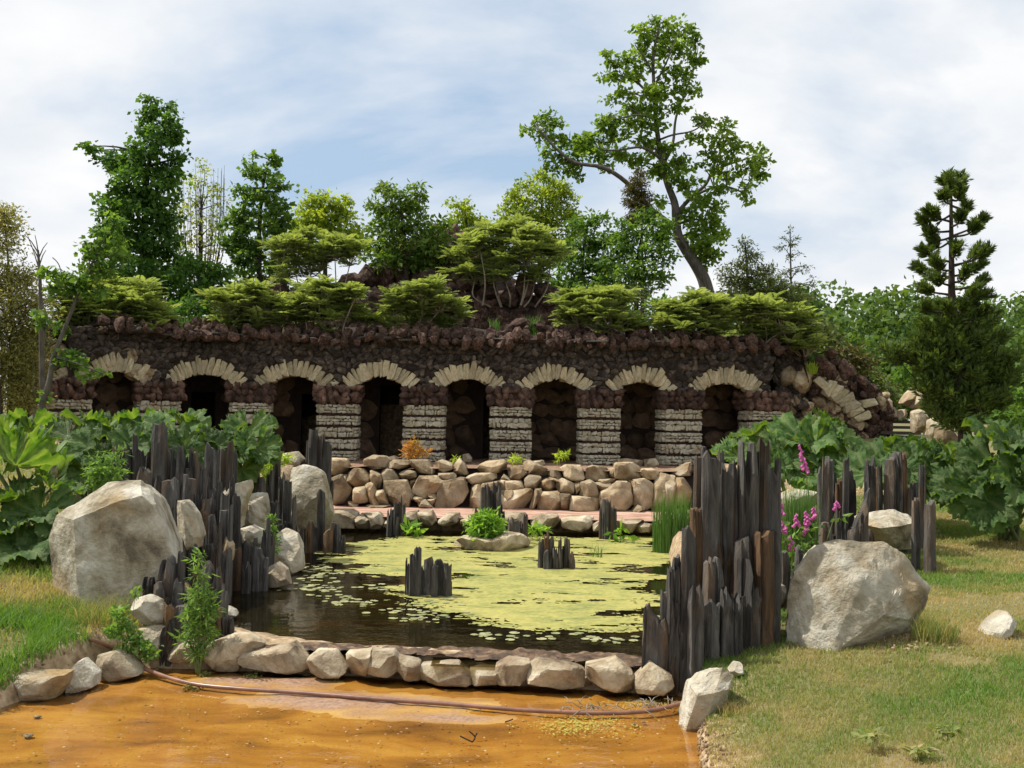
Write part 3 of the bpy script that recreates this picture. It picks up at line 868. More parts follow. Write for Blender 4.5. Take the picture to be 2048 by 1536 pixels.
# roof: slab following the pillars, overhanging the front
vs = []; fs = []
rim = []
for i, p in enumerate(PIL):
    t = tang(i); nrm = Vector((t.y, -t.x, 0))
    e = -t*.5 if i == 0 else (t*.55 if i == 8 else Vector())
    rim.append((p+e, nrm))
    for d, z in ((.40, Z_TOP+.012), (.40, Z_TOP+.10), (-3.6, Z_TOP+.10), (-3.6, Z_TOP+.012)): vs.append(p + e + nrm*d + Vector((0, 0, z)) - AL)
for k in range(8):
    q = k*4; r_ = q+4
    fs += [(q, r_, r_+1, q+1), (q+1, r_+1, r_+2, q+2), (q+2, r_+2, r_+3, q+3), (q+3, r_+3, r_, q)]
fs += [(0, 1, 2, 3), (len(vs)-4, len(vs)-1, len(vs)-2, len(vs)-3)]
roof = obj('roof', mesh_py('roof', vs, fs, None, False), M_mortar, arcade)
vs2 = []; fs2 = []
for (p, nrm) in rim:
    for d, z in ((-3.45, Z_FLOOR-.2), (-3.45, Z_TOP), (-3.65, Z_TOP), (-3.65, Z_FLOOR-.2)): vs2.append(p + nrm*d + Vector((0, 0, z)) - AL)
for k in range(8):
    q = k*4; r_ = q+4
    fs2 += [(q, r_, r_+1, q+1), (q+1, r_+1, r_+2, q+2), (q+2, r_+2, r_+3, q+3), (q+3, r_+3, r_, q)]
obj('rear_wall', mesh_py('rear_wall', vs2, fs2, None, False), M_mortar, arcade)
for i, sgn in ((0, -1), (8, 1)):
    p, nrm = rim[i]; t = tang(i)
    q = []
    for z in (Z_FLOOR-.2, Z_TOP):
        for d, u in ((-.2, 0), (-3.5, 0), (-3.5, sgn*.3), (-.2, sgn*.3)): q.append(p + nrm*d + t*(u - sgn*.55) + Vector((0, 0, z)) - AL)
    obj('end_wall', mesh_py('end_wall', q, [(0, 1, 5, 4), (1, 2, 6, 5), (2, 3, 7, 6), (3, 0, 4, 7), (0, 3, 2, 1), (4, 5, 6, 7)], None, False), M_mortar, arcade)
# thin slate eaves
def rim_at(s):
    k = min(int(s), 7); f = s - k
    p = rim[k][0].lerp(rim[k+1][0], f); n_ = rim[k][1].lerp(rim[k+1][1], f).normalized(); return p, n_
s = .55
while s < 7.9:
    p, n_ = rim_at(s); ang = math.atan2(n_.x, -n_.y)
    if rngA.random() < .6:
        w = rngA.uniform(.2, .5)
        o = obj('eave_slab', hew[rngA.randrange(8)], None, roof, loc=p + n_*rngA.uniform(.46, .60) + Vector((0, 0, Z_TOP+.05+rngA.uniform(-.03, .05))) - AL, rot=(rngA.uniform(-.05, .05), rngA.uniform(-.04, .04), ang), scale=(w, .4, .045))
        o.material_slots[0].link = 'OBJECT'; o.material_slots[0].material = M_slate
    s += rngA.uniform(.13, .26)
# lava rubble along the roof edge
s = .45; cnt = 0
while s < 7.95:
    p, n_ = rim_at(s)
    for row in range(-1, 3):
        sz = rngA.uniform(.13, .30) * (1 if row < 2 else 1.15)
        h = Z_TOP + .08 + sz*.3 + row*.07 + (rngA.uniform(-.14, .0) if row < 0 else 0) + .12*max(0, sin(s*2.1))**3 + (.22 if 5.0 < s < 5.35 and row else 0)
        obj('rubble_rock', rubs[rngA.randrange(10)], None, roof, loc=p + n_*(.46 - row*.26 + rngA.uniform(-.08, .08)) + Vector((0, 0, h)) - AL,
            rot=(rngA.uniform(0, 6), rngA.uniform(0, 6), rngA.uniform(0, 6)), scale=(sz*1.1, sz, sz*rngA.uniform(.8, 1.15)))
    s += rngA.uniform(.09, .15)
# darker rough hood over the first bay and stones at its left end
for px, py, sz in ((95,735,34),(120,700,26),(150,720,30),(205,730,44),(170,745,30),(100,765,36),(135,750,34),(165,752,30),(230,695,34),(255,715,40),(270,745,36),(300,745,36)):
    c = P(px, py, 22.65 + (px-95)*.006); k = sz*22.9/F
    obj('pale_block', niche[rngA.randrange(5)], None, arcade, loc=c - AL, rot=(rngA.uniform(0, 6), rngA.uniform(0, .6), rngA.uniform(0, 6)), scale=(k*1.1, k, k*.9))

# ------------------------------------------------------------------ lava mound above the arcade
def mound_h(x, y):
    n = fbm(p2(x, y), .7, 4, 41)
    t2 = sstep(27.7+.3, 28.1+.3, y + .5*fbm(p2(x, y), .9, 3, 7)) * sstep(-8.4, -6.8, x) * (1 - sstep(1.6, 2.9, x))
    z = 4.38 + (.42 + .16*n)*sstep(25.35, 26.1, y) + t2*(1.2 + .22*n)
    d = np.hypot((x+2.2)/2.6, (y-31.2)/1.9)
    z = z + t2*2.1*(1 - sstep(.35, 1.25, d)) + .25*n*t2
    side = (1 - sstep(-11.6, -12.6, x)) * 1
    z = np.where(y > 34, z - (y-34)*.6, z)
    return z
mx_, my_ = np.meshgrid(np.linspace(-12.5, 7.6, 90), np.linspace(25.4, 36, 60))
fx, fy = mx_.ravel(), my_.ravel(); fz = mound_h(fx, fy)
lo = (fx < -12.2) | (fx > 7.4) | (fy > 35.7)
fz = np.where(lo, 3.5, fz)
mi = np.arange(fx.size).reshape(mx_.shape)
mq = np.stack([mi[:-1, :-1], mi[:-1, 1:], mi[1:, 1:], mi[1:, :-1]], -1).reshape(-1, 4)
mound = thing('lava_mound', (-2.2, 30, 4.3), 'stepped mound of dark red lava rock rising above the arcade roof', 'rock mound')
hold(obj('mound_core', mesh_np('mound_core', np.stack([fx, fy, fz], 1), mq, None, True), M_mortar), mound)
rngM = random.Random(5)
cand = []
for _ in range(1500):
    x = rngM.uniform(-8.2, 2.6); y = rngM.uniform(27.4, 32.2)
    z = float(mound_h(np.array([x]), np.array([y]))[0]); z2 = float(mound_h(np.array([x]), np.array([y+.12]))[0])
    slope = abs(z2-z)/.12
    if z < 4.6 and rngM.random() < .5: continue
    cand.append((slope, x, y, z))
# steep wall faces first
for _ in range(330):
    x = rngM.uniform(-8.0, 2.5)
    yy = np.linspace(27.4, 29.4, 60); hz = mound_h(np.full(60, x), yy); dz = np.diff(hz)
    k = int(np.argmax(dz)); z = rngM.uniform(4.4, max(4.6, hz.max()-.1))
    j = int(np.searchsorted(hz, z)); j = min(j, 59)
    cand.append((9, x, yy[j], z))
cand.sort(key=lambda q: -q[0])
items = []
for n_, (sl, x, y, z) in enumerate(cand[:1000]):
    sz = rngM.uniform(.18, .42)
    rot = (rngM.uniform(0, 6), rngM.uniform(0, 6), rngM.uniform(0, 6))
    if n_ < 300:
        obj('lava_rock', rubs[rngM.randrange(10)], None, mound, loc=Vector((x, y, z)) - mound.location, rot=rot, scale=(sz*1.15, sz, sz*.9))
    else:
        items.append((rngM.randrange(8), Vector((x, y, z)) - mound.location, rot, (sz, sz, sz*.85)))
obj('small_lava_rocks', merge_rocks('small_lava_rocks', rubs_lo, items, M_lava), None, mound)['kind'] = 'stuff'
# jagged summit blocks and wall crest blocks
for px, py, sz, Y in ((880,480,40,30.4),(905,475,34,30.4),(860,500,44,30.2),(915,505,36,30.3),(840,490,30,30.3),(740,560,40,29.5),(700,565,36,29),(770,550,36,29.5),(560,580,36,28.5),(620,575,30,28.5),(1090,580,40,28.3),(1050,575,44,28.3),(1110,600,34,28.3),(980,575,40,28.4),(930,570,40,28.4),(745,610,44,27.9),(705,600,40,28),(545,580,30,28.3),(1020,590,40,28.2),(860,560,36,29)):
    c = P(px, py, Y); k = sz*Y/F
    obj('crest_rock', rubs[rngM.randrange(10)], None, mound, loc=c - mound.location, rot=(rngM.uniform(0, 6), rngM.uniform(0, 6), 0), scale=(k*1.2, k*1.2, k))

# ------------------------------------------------------------------ ruined half arch and steps on the right
wing = thing('ruined_half_arch', P(1690, 880, 25.6), 'low ruined half arch of red lava lumps and pale stones beside the steps', 'ruin')
rngW = random.Random(8)
WP = [(1548,672), (1592,676), (1612,705), (1622,728), (1650,722), (1672,722), (1722,755), (1772,790), (1785,830), (1772,885), (1548,890)]
core_pts = [P(x, y, 25.9) for x, y in WP]
vs = [p - wing.location for p in core_pts] + [p + Vector((0, 1.6, 0)) - wing.location for p in core_pts]
n_ = len(WP)
obj('arch_core', mesh_py('arch_core', vs, [tuple(range(n_))[::-1], tuple(range(n_, 2*n_))] + [(k, (k+1) % n_, n_+(k+1) % n_, n_+k) for k in range(n_)], None, False), M_mortar, wing)
for _ in range(420):
    x = rngW.uniform(1550, 1785); y = rngW.uniform(674, 885)
    top = np.interp(x, [1548, 1592, 1612, 1625, 1650, 1672, 1722, 1772, 1785], [672, 676, 705, 728, 722, 722, 755, 790, 830])
    if y < top + 4: continue
    sz = rngW.uniform(12, 26); pale = rngW.random() < (.16 if y < 800 else .4)
    if x < 1618 and y < 790: pale = False
    me = (niche[rngW.randrange(5)] if pale else (wallst[rngW.randrange(12)] if x < 1622 else rubs[rngW.randrange(10)]))
    c = P(x, y, 25.86 - rngW.uniform(0, .1)); k = sz*25.8/F
    obj('pale_stone' if pale else 'lava_lump', me, None, wing, loc=c - wing.location, rot=(rngW.uniform(0, 6), rngW.uniform(0, 6), rngW.uniform(0, 6)), scale=(k*1.2, k, k*.9))
for (x, y, a) in ((1642,768,-.9), (1656,775,.5), (1668,783,.6), (1679,792,.75), (1690,800,.95), (1700,811,1.05), (1708,822,1.15), (1722,834,1.2), (1735,806,1.4)):
    c = P(x, y, 25.7); k = 25.7/F
    v = obj('voussoir', hew[rngW.randrange(8)], None, wing, loc=c - wing.location, rot=(0, a, 0), scale=(14*k, .35, 30*k))
for (x, y, w, h) in ((1575,752,34,40),(1600,762,40,46),(1612,745,26,34)):
    c = P(x, y, 25.7); k = 25.7/F
    obj('pale_stone', niche[rngW.randrange(5)], None, wing, loc=c - wing.location, rot=(0, rngW.uniform(-.5, .5), rngW.uniform(0, 6)), scale=(w*k, w*k, h*k))
for (x, y, w, h) in ((1640,722,24,26),(1652,735,30,34),(1668,722,18,22),(1690,745,34,30),(1662,708,26,26)):
    c = P(x, y, 25.8); k = 25.8/F
    obj('lava_lump', rubs[rngW.randrange(10)], None, wing, loc=c - wing.location, rot=(rngW.uniform(-.4, .4), rngW.uniform(-.4, .4), rngW.uniform(0, 6)), scale=(w*k, w*k, h*k))
steps = thing('garden_steps', P(1800, 880, 25.0), 'dark weathered steps climbing between the half arch and grey rocks', 'steps')
for k in range(5):
    a = P(1762, 884-k*11, 25.0 + k*.3); b = P(1842, 884-k*11, 25.0 + k*.3)
    zt = a.z; zb = zt - .12
    me = MB().box((0, 0, 0), (b.x-a.x, .34, .075)).mesh('tread', None, False)
    obj('tread', me, M_wood, steps, loc=Vector((a.x, a.y, zt-.08)) - steps.location)
# ------------------------------------------------------------------ stones traced from the photo
def zz_poly(ox, oy, s, pts): return [(ox + x/s, oy + y/s) for x, y in pts]
def mean_y(px): return sum(p[1] for p in px)/len(px)
Z6 = (640, 900, 5.389); Z7 = (1000, 900, 5.12)
T6 = [[(80,95),(270,105),(295,160),(285,245),(150,268),(78,240)],[(460,110),(560,62),(700,75),(745,120),(700,190),(560,210),(465,165)],
[(720,160),(790,110),(950,120),(965,185),(850,205),(705,185)],[(970,115),(1150,115),(1240,230),(1200,265),(1050,240),(985,190)],
[(1240,140),(1310,110),(1420,150),(1420,210),(1330,240),(1240,200)],[(1500,95),(1560,160),(1595,260),(1500,275),(1435,240),(1450,150)],
[(1710,170),(1790,130),(1990,110),(2010,180),(1940,245),(1770,250),(1700,220)],[(295,260),(370,200),(450,210),(530,290),(510,370),(390,400),(290,340)],
[(525,220),(640,270),(665,330),(630,450),(580,400),(545,310)],[(660,200),(770,215),(850,310),(800,335),(690,345),(665,290)],
[(855,250),(930,210),(1025,240),(1030,300),(890,330),(850,290)],[(1275,255),(1440,250),(1470,285),(1410,330),(1320,330),(1275,290)],
[(1570,290),(1680,255),(1890,250),(1895,310),(1780,355),(1630,365)],[(130,310),(220,270),(260,340),(325,420),(290,600),(150,590),(115,450)],
[(360,420),(480,400),(510,560),(470,575),(355,570)],[(480,380),(560,355),(600,470),(640,590),(590,620),(520,560),(490,470)],
[(680,350),(920,335),(975,470),(950,620),(800,620),(720,520),(680,430)],[(1070,290),(1250,290),(1320,340),(1290,420),(1150,525),(980,460)],
[(1310,350),(1540,310),(1590,460),(1530,560),(1420,630),(1230,620),(1265,480)],[(955,345),(1035,305),(1010,390),(975,405)],
[(1010,505),(1130,530),(1060,575),(1000,555)],[(1035,575),(1130,540),(1215,628),(1090,628)],[(1140,540),(1240,525),(1215,610)],
[(1630,400),(1770,370),(1745,640),(1610,630)],[(1940,330),(2048,330),(2048,430),(1950,440)],[(1950,450),(2070,440),(2080,640),(1960,645)],
[(1540,320),(1595,320),(1590,390),(1550,370)],[(590,450),(680,440),(730,610),(640,610)],[(300,560),(400,585),(400,620),(300,620)],[(960,420),(1010,480),(1000,560),(950,520)],
[(1330,330),(1430,340),(1420,420),(1300,430)],[(1160,480),(1260,470),(1250,530),(1190,520)],[(1180,170),(1250,200),(1260,250),(1200,270)],[(280,270),(310,400),(240,330),(230,280)],
[(480,600),(720,600),(760,640),(480,640)],[(1740,380),(1950,350),(1960,640),(1740,640)]]
T7 = [[(80,200),(170,170),(250,200),(260,250),(190,310),(100,290)],[(240,140),(300,110),(480,190),(490,260),(400,265),(270,230)],
[(500,200),(610,210),(640,270),(600,290),(500,265)],[(630,190),(680,160),(830,165),(865,300),(780,320),(670,290)],[(890,190),(960,165),(1110,190),(1110,310),(1000,318),(880,300)],
[(1120,200),(1175,185),(1185,260),(1120,300)],[(1190,140),(1360,135),(1450,190),(1440,300),(1290,320),(1170,285),(1180,200)],[(1455,200),(1570,195),(1660,235),(1620,300),(1500,300),(1450,260)],
[(0,320),(220,320),(245,400),(130,415),(5,412)],[(250,300),(300,262),(415,270),(420,350),(370,395),(260,390)],[(415,330),(480,300),(555,310),(560,400),(490,430),(410,390)],
[(580,330),(640,295),(760,350),(750,450),(620,440),(575,390)],[(765,345),(835,335),(825,420),(775,465)],[(830,340),(930,315),(985,350),(1015,480),(900,520),(820,480)],
[(985,340),(1135,335),(1110,400),(1020,465)],[(10,430),(330,405),(330,500),(240,610),(40,615)],[(360,410),(435,405),(410,500),(340,615),(300,610)],
[(440,440),(600,435),(640,560),(600,628),(390,615),(400,510)],[(610,460),(725,460),(705,625),(630,625)],[(740,480),(1010,500),(1015,630),(715,630)],
[(1040,440),(1200,340),(1330,340),(1355,560),(1280,620),(1050,625),(1030,530)],[(1380,320),(1500,310),(1580,360),(1560,580),(1480,610),(1370,560)],
[(1600,340),(1660,250),(1760,280),(1700,480),(1640,630),(1560,600)],[(1790,300),(1900,300),(1970,400),(1960,560),(1800,560)],[(1760,240),(1880,165),(1965,125),(1970,260),(1820,270)],
[(1700,290),(1800,270),(1810,420),(1790,620),(1660,630)],[(1350,640),(1420,570),(1500,600),(1440,645)],[(40,250),(110,300),(60,320),(0,310)],[(490,280),(640,290),(600,330),(500,300)],[(250,190),(290,240),(260,270),(230,230)],[(1010,300),(1180,300),(1150,340),(1000,345)],[(1330,320),(1390,330),(1370,560),(1340,400)]]
terr = thing('terrace_wall', (0, 22.2, .45), 'dry stone terrace wall of ochre and grey rubble boulders behind the pond path', 'stone wall')
seed = 100
def wall_Y(py): return 21.55 + (1018-py)/90*.75
for org, lst in ((Z6, T6), (Z7, T7)):
    for poly in lst:
        seed += 1
        px = zz_poly(*org, poly); my = mean_y(px)
        cx = sum(p[0] for p in px)/len(px); px = [(cx + (x-cx)*1.10, my + (y-my)*1.10) for x, y in px]
        small = (max(p[0] for p in px)-min(p[0] for p in px)) < 22
        outline_rock('wall_stone', px, wall_Y(my) + (.12 if small else 0), .30 if my < 960 else .34, M_terrace, seed, 34, 14, 2, .05, parent=terr, sharp=18, pr=.3)
rngT = random.Random(21)
for row in range(4):
    x = 4.15
    while x < 5.9:
        w = rngT.uniform(.35, .7); h = rngT.uniform(.26, .36); z0 = .5 + row*.23; seed += 1
        y = 21.75 + row*.22
        o = obj('wall_stone', rough_rock_mesh('wall_stone', seed, M_terrace, 3, .10), None, terr, loc=Vector((x+w/2, y+.1, z0+h/2)) - terr.location, rot=(0, rngT.uniform(-.2, .2), rngT.uniform(-.3, .3)), scale=(w*1.12, .5, h*1.25))
        x += w*.95
# earth packed behind the stones
bk = MB()
vs = []
for x in np.linspace(-4.6, 5.4, 41):
    for y, z in ((21.95, .40), (22.05, .8), (22.42, 1.32), (23.2, 1.33), (23.2, .4)): vs.append((x, y, z))
fs = []
for k in range(40):
    for j in range(4): fs.append((k*5+j, (k+1)*5+j, (k+1)*5+j+1, k*5+j+1))
hold(obj('packed_earth', mesh_py('packed_earth', vs, fs, None, False), M_mortar), terr)

L6 = [[(90,650),(330,650),(400,690),(370,850),(230,850),(100,740)],[(370,740),(430,690),(540,750),(520,860),(390,850)],[(440,690),(620,680),(700,770),(640,860),(540,850)],
[(700,770),(770,750),(790,850),(670,840)],[(910,690),(1050,660),(1060,760),(930,820)],[(1040,680),(1200,660),(1260,770),(1200,825),(1060,800)],
[(1270,760),(1380,690),(1500,690),(1515,780),(1380,835),(1260,800)],[(1510,760),(1640,715),(1680,800),(1500,820)],[(-60,690),(110,690),(180,760),(250,820),(60,840),(-60,800)],[(1640,720),(1800,690),(1900,760),(1760,830),(1650,820)]]
L7 = [[(30,660),(270,650),(290,740),(200,800),(30,780)],[(300,720),(420,670),(600,660),(620,740),(540,815),(330,800)],[(620,720),(700,690),(960,680),(990,740),(920,810),(820,845),(630,800)],
[(950,770),(1030,720),(1050,830),(950,835)],[(1190,740),(1450,720),(1530,740),(1400,800),(1370,850),(1200,825)],[(1370,790),(1480,750),(1600,770),(1570,840),(1380,850)],[(1590,760),(1700,710),(1700,830),(1600,830)],[(1010,740),(1080,720),(1200,740),(1200,830),(1030,840)]]
ledge = thing('pond_ledge', (0, 19.7, .2), 'row of pale flat-topped rocks edging the path at the far shore of the pond', 'stone edging')
for org, lst in ((Z6, L6), (Z7, L7)):
    for poly in lst:
        seed += 1
        outline_rock('ledge_stone', zz_poly(*org, poly), 19.55, .34, M_kerb, seed, 34, 16, 2, .05, parent=ledge, sharp=18, pr=.3, planes=[((0, -.25, 1), .8)])

Z3 = (240, 1080, 4.8); Z5 = (600, 1000, 2.866); ZR = (1250, 1000, 2.566); ZL = (0, 1000, 2.866)
KERB = [(Z3, [(780,1130),(840,1020),(1060,935),(1200,935),(1350,1020),(1300,1080),(1150,1130),(1130,1260),(920,1265)], 9.75),
(Z3, [(1150,1110),(1400,1080),(1640,1010),(1720,1080),(1790,1150),(1780,1250),(1620,1290),(1440,1260),(1140,1240)], 9.62),
(Z3, [(450,1060),(620,990),(720,1010),(740,1150),(560,1185),(440,1150)], 9.85),
(Z5, [(40,920),(90,880),(190,880),(260,980),(220,1020),(120,1020),(60,990)], 9.5),(Z5, [(260,890),(400,878),(400,940),(370,1015),(280,1018)], 9.5),
(Z5, [(410,880),(530,880),(560,920),(550,990),(500,1018),(370,1005),(395,940)], 9.44),(Z5, [(540,910),(680,940),(695,1035),(610,1042),(550,980)], 9.42),
(Z5, [(690,960),(900,945),(970,1010),(975,1068),(800,1062),(690,1048)], 9.36),(Z5, [(975,990),(1030,975),(1135,980),(1125,1058),(990,1065)], 9.32),
(Z5, [(1130,960),(1200,925),(1310,940),(1318,1000),(1260,1062),(1115,1062)], 9.28),(Z5, [(1320,960),(1380,930),(1600,970),(1640,1000),(1622,1072),(1500,1087),(1312,1052)], 9.22),
(Z5, [(1655,960),(1820,925),(1900,990),(1938,1102),(1800,1102),(1650,1042)], 9.14),(ZR, [(60,930),(140,850),(240,910),(250,960),(195,1002),(66,992)], 9.05),
(Z5, [(1630,1010),(1670,960),(1680,1060),(1640,1075)], 9.3)]
kerb = thing('pond_kerb', (-.8, 9.5, 0), 'row of grey-brown kerb stones holding the mud shelf between the two ponds', 'stone edging')
for org, poly, Y in KERB:
    seed += 1
    px = zz_poly(*org, poly); cx = sum(p[0] for p in px)/len(px); my = mean_y(px)
    outline_rock('kerb_stone', [(cx+(x-cx)*1.09, my+(y-my)*1.07) for x, y in px], Y, .17, M_kerb, seed, 48, 22, 2, .05, parent=kerb, sharp=18, pr=.32, planes=[((0, -.45, 1), .84)])

def boulder(px, Y, depth, label, seed, mat=M_boulder, M=64, L=30, facets=2, amp=.04, planes=None, group=None, pr=.36, name='boulder'):
    o = outline_rock(name, px, Y, depth, mat, seed, M, L, facets, amp, planes=planes, pr=pr, sharp=18)
    return tag(o, label, 'boulder', group)
def hull_boulder(label, Y, sil, front, back, seed, amp=.02, cuts=11, mat=M_boulder, name='boulder'):
    """angular block: sil = outline pixels at distance Y, front = (px, py, metres nearer), back = thickness behind the outline"""
    pts = [P(x, y, Y) for x, y in sil]; c = sum(pts, Vector())/len(pts)
    q = [p - c for p in pts] + [P(x, y, Y - d) - c for x, y, d in front]
    q += [Vector((p.x - c.x, 0, p.z - c.z))*.72 + Vector((0, back, -.02)) for p in pts]
    bm = bmesh.new()
    bmesh.ops.convex_hull(bm, input=[bm.verts.new(p) for p in q])
    for v in list(bm.verts):
        if not v.link_faces: bm.verts.remove(v)
    bmesh.ops.recalc_face_normals(bm, faces=bm.faces)
    bmesh.ops.subdivide_edges(bm, edges=list(bm.edges), cuts=cuts, use_grid_fill=True)
    bm.normal_update()
    co = np.array([v.co[:] for v in bm.verts]); nr = np.array([v.normal[:] for v in bm.verts])
    size = (max(p.x for p in pts) - min(p.x for p in pts))*.5
    rid = 1 - 2*np.abs(fbm(co/size, 1.4, 3, seed+3)); st = fbm(co/size*np.array([1, 1, 2.2]), 3.0, 4, seed, .62)
    h = size*amp*(1.4*fbm(co/size, 1.3, 3, seed+1) + 1.5*st - 1.3*np.clip(rid, 0, 1)**6 + .9*np.floor(fbm(co/size, 2.0, 3, seed+11)*4)/4)
    for v, d in zip(bm.verts, co + nr*h[:, None]): v.co = d
    me = bpy.data.meshes.new(name); bm.to_mesh(me); bm.free()
    me.polygons.foreach_set('use_smooth', [True]*len(me.polygons)); me.set_sharp_from_angle(angle=radians(24))
    me.materials.append(mat)
    return tag(obj(name, me, None, None, loc=c), label, 'boulder')
hull_boulder('huge pale boulder leaning against the front of the slate palisade beside grass', 11.0,
    [(98,1075),(113,1030),(160,1000),(215,965),(282,960),(308,985),(325,1035),(354,1100),(360,1225),(104,1225)],
    [(146,1040,.30),(240,1000,.34),(284,990,.32),(312,1016,.26),(350,1120,.30),(356,1225,.36),(158,1225,.42)], .75, 1, .015)
hull_boulder('huge angular cream boulder on the lawn beside the tall slate column', 9.55,
    [(1564,1325),(1582,1165),(1622,1100),(1652,1079),(1690,1084),(1766,1082),(1805,1106),(1830,1142),(1862,1174),(1850,1215),(1815,1295),(1700,1325)],
    [(1672,1112,.16),(1716,1172,.36),(1772,1232,.44),(1738,1258,.42),(1655,1318,.42),(1610,1322,.30),(1808,1186,.24),(1842,1212,.12),(1818,1240,.26),(1602,1180,.10)], .7, 2, .032)
hull_boulder('flat-topped cream boulder with shaded overhang in front of the slate posts', 13.4,
    [(1718,1030),(1750,1022),(1790,1020),(1815,1028),(1834,1042),(1830,1072),(1826,1098),(1750,1098),(1722,1085)],
    [(1722,1048,.30),(1760,1056,.42),(1800,1052,.40),(1826,1046,.22),(1745,1088,.06),(1800,1100,.05)], .55, 3, .03, 7)
boulder([(346,1004),(365,1002),(385,1030),(397,1075),(393,1098),(365,1104),(348,1060)], 11.9, .25, 'narrow pale boulder wedged beside the huge boulder among slate posts', 4)
boulder([(425,985),(445,975),(497,960),(500,975),(487,1010),(478,1062),(468,1060),(455,1010),(430,1000)], 14.6, .22, 'tall ochre slab-like boulder upright behind the slate posts', 5)
boulder([(487,992),(505,987),(524,988),(531,1020),(528,1070),(495,1074),(486,1030)], 15.2, .30, 'squarish grey boulder with flat lit top between slate posts', 6, planes=[((0, -.4, 1), .7)])
boulder([(574,938),(600,930),(625,935),(642,948),(655,1000),(662,1035),(645,1080),(605,1080),(585,1040),(574,985)], 17.2, .40, 'tall rounded lichen-grey boulder at the far left pond corner', 7, facets=5)
boulder([(478,1058),(500,1052),(522,1062),(526,1085),(505,1110),(480,1105)], 14.0, .2, 'small ochre boulder half hidden by short slate posts at the water', 8)
boulder([(543,1075),(560,1057),(588,1070),(598,1092),(602,1142),(570,1156),(545,1150)], 14.45, .28, 'pale pointed boulder with greenish side standing in the pond margin', 9, planes=[((0, -.5, 1), .74), ((1, -.6, 0), .74)])
boulder([(530,1138),(552,1127),(570,1142),(577,1172),(535,1178)], 13.2, .2, 'dark wet rounded boulder at the waterline by short slate posts', 10, M_kerb)
boulder([(438,1060),(450,1072),(462,1092),(462,1125),(440,1112)], 12.6, .15, 'thin pinkish tilted slab leaning among the slate posts', 11, M_terrace, 30, 14)
boulder([(250,1205),(285,1195),(308,1205),(328,1232),(326,1252),(305,1256),(275,1250),(258,1232)], 10.05, .2, 'rounded grey stone resting on the bank below the huge boulder', 12)
boulder([(268,1262),(300,1255),(326,1258),(322,1290),(316,1325),(296,1325),(272,1290)], 9.9, .2, 'blocky cream stone under a rounded grey stone on the bank', 13)
boulder(zz_poly(*ZL, [(20,1040),(60,1010),(350,1015),(340,1080),(270,1185),(40,1170)]), 8.75, .22, 'flat-faced grey stone at the grassy edge of the ochre pool', 14)
boulder(zz_poly(*ZL, [(330,1080),(430,930),(520,1020),(515,1085),(370,1125)]), 9.05, .2, 'pointed tan stone at the grassy edge of the ochre pool', 15)
boulder(zz_poly(*ZL, [(500,920),(650,880),(740,950),(790,1010),(620,1060),(520,1045)]), 9.45, .22, 'dark shaded rock under the hose at the grassy edge', 16, M_kerb)
hull_boulder('cream wedge-shaped stone between the ochre pool and the lawn', 8.35,
    [(1357,1460),(1392,1394),(1380,1370),(1412,1346),(1445,1335),(1468,1350),(1466,1372),(1442,1415),(1420,1480),(1394,1490),(1364,1475)],
    [(1394,1392,.16),(1430,1386,.17),(1456,1378,.10),(1372,1462,.10),(1400,1484,.10)], .4, 17, .035, 7)
boulder(zz_poly(*ZR, [(540,890),(575,845),(610,850),(615,895),(565,915)]), 8.8, .12, 'small white stone in the grass at the foot of the slate column', 18, M=30, L=14)
boulder(zz_poly(*ZR, [(1860,720),(1930,640),(1990,590),(2040,595),(2035,640),(1960,700),(1900,740)]), on_ground(1985,1275).y, .22, 'pale flat stone cropping out of the dry lawn', 19, M=40, L=18)
boulder([(1838,1018),(1850,1017),(1853,1040),(1852,1064),(1838,1064),(1836,1040)], 14.6, .14, 'upright whitish block at the end of the slate posts', 20, M=30, L=14)
boulder([(908,1082),(930,1075),(985,1078),(1010,1068),(1045,1072),(1064,1086),(1060,1100),(1000,1106),(930,1102)], 17.3, .42, 'low brown rock island in the duckweed below a green bush', 21, M_kerb, facets=3)
boulder([(905,1088),(918,1078),(955,1074),(958,1090),(915,1098)], 17.8, .2, 'thin grey flat rock beside the rock island in the duckweed', 22, M_kerb, 30, 14)
boulder([(1560,1000),(1600,980),(1640,985),(1650,1010),(1560,1040)], 15.2, .4, 'ochre boulder behind the reeds and foxgloves', 23)
boulder([(1555,1175),(1572,1172),(1575,1215),(1556,1220)], 10.0, .15, 'small cream stone wedged between slate column and huge boulder', 24, M=30, L=14)
boulder([(440,1222),(452,1214),(468,1222),(474,1232),(452,1240)], 11.2, .10, 'small tan stone peeping from the slate at the dark water', 25, M=30, L=14)
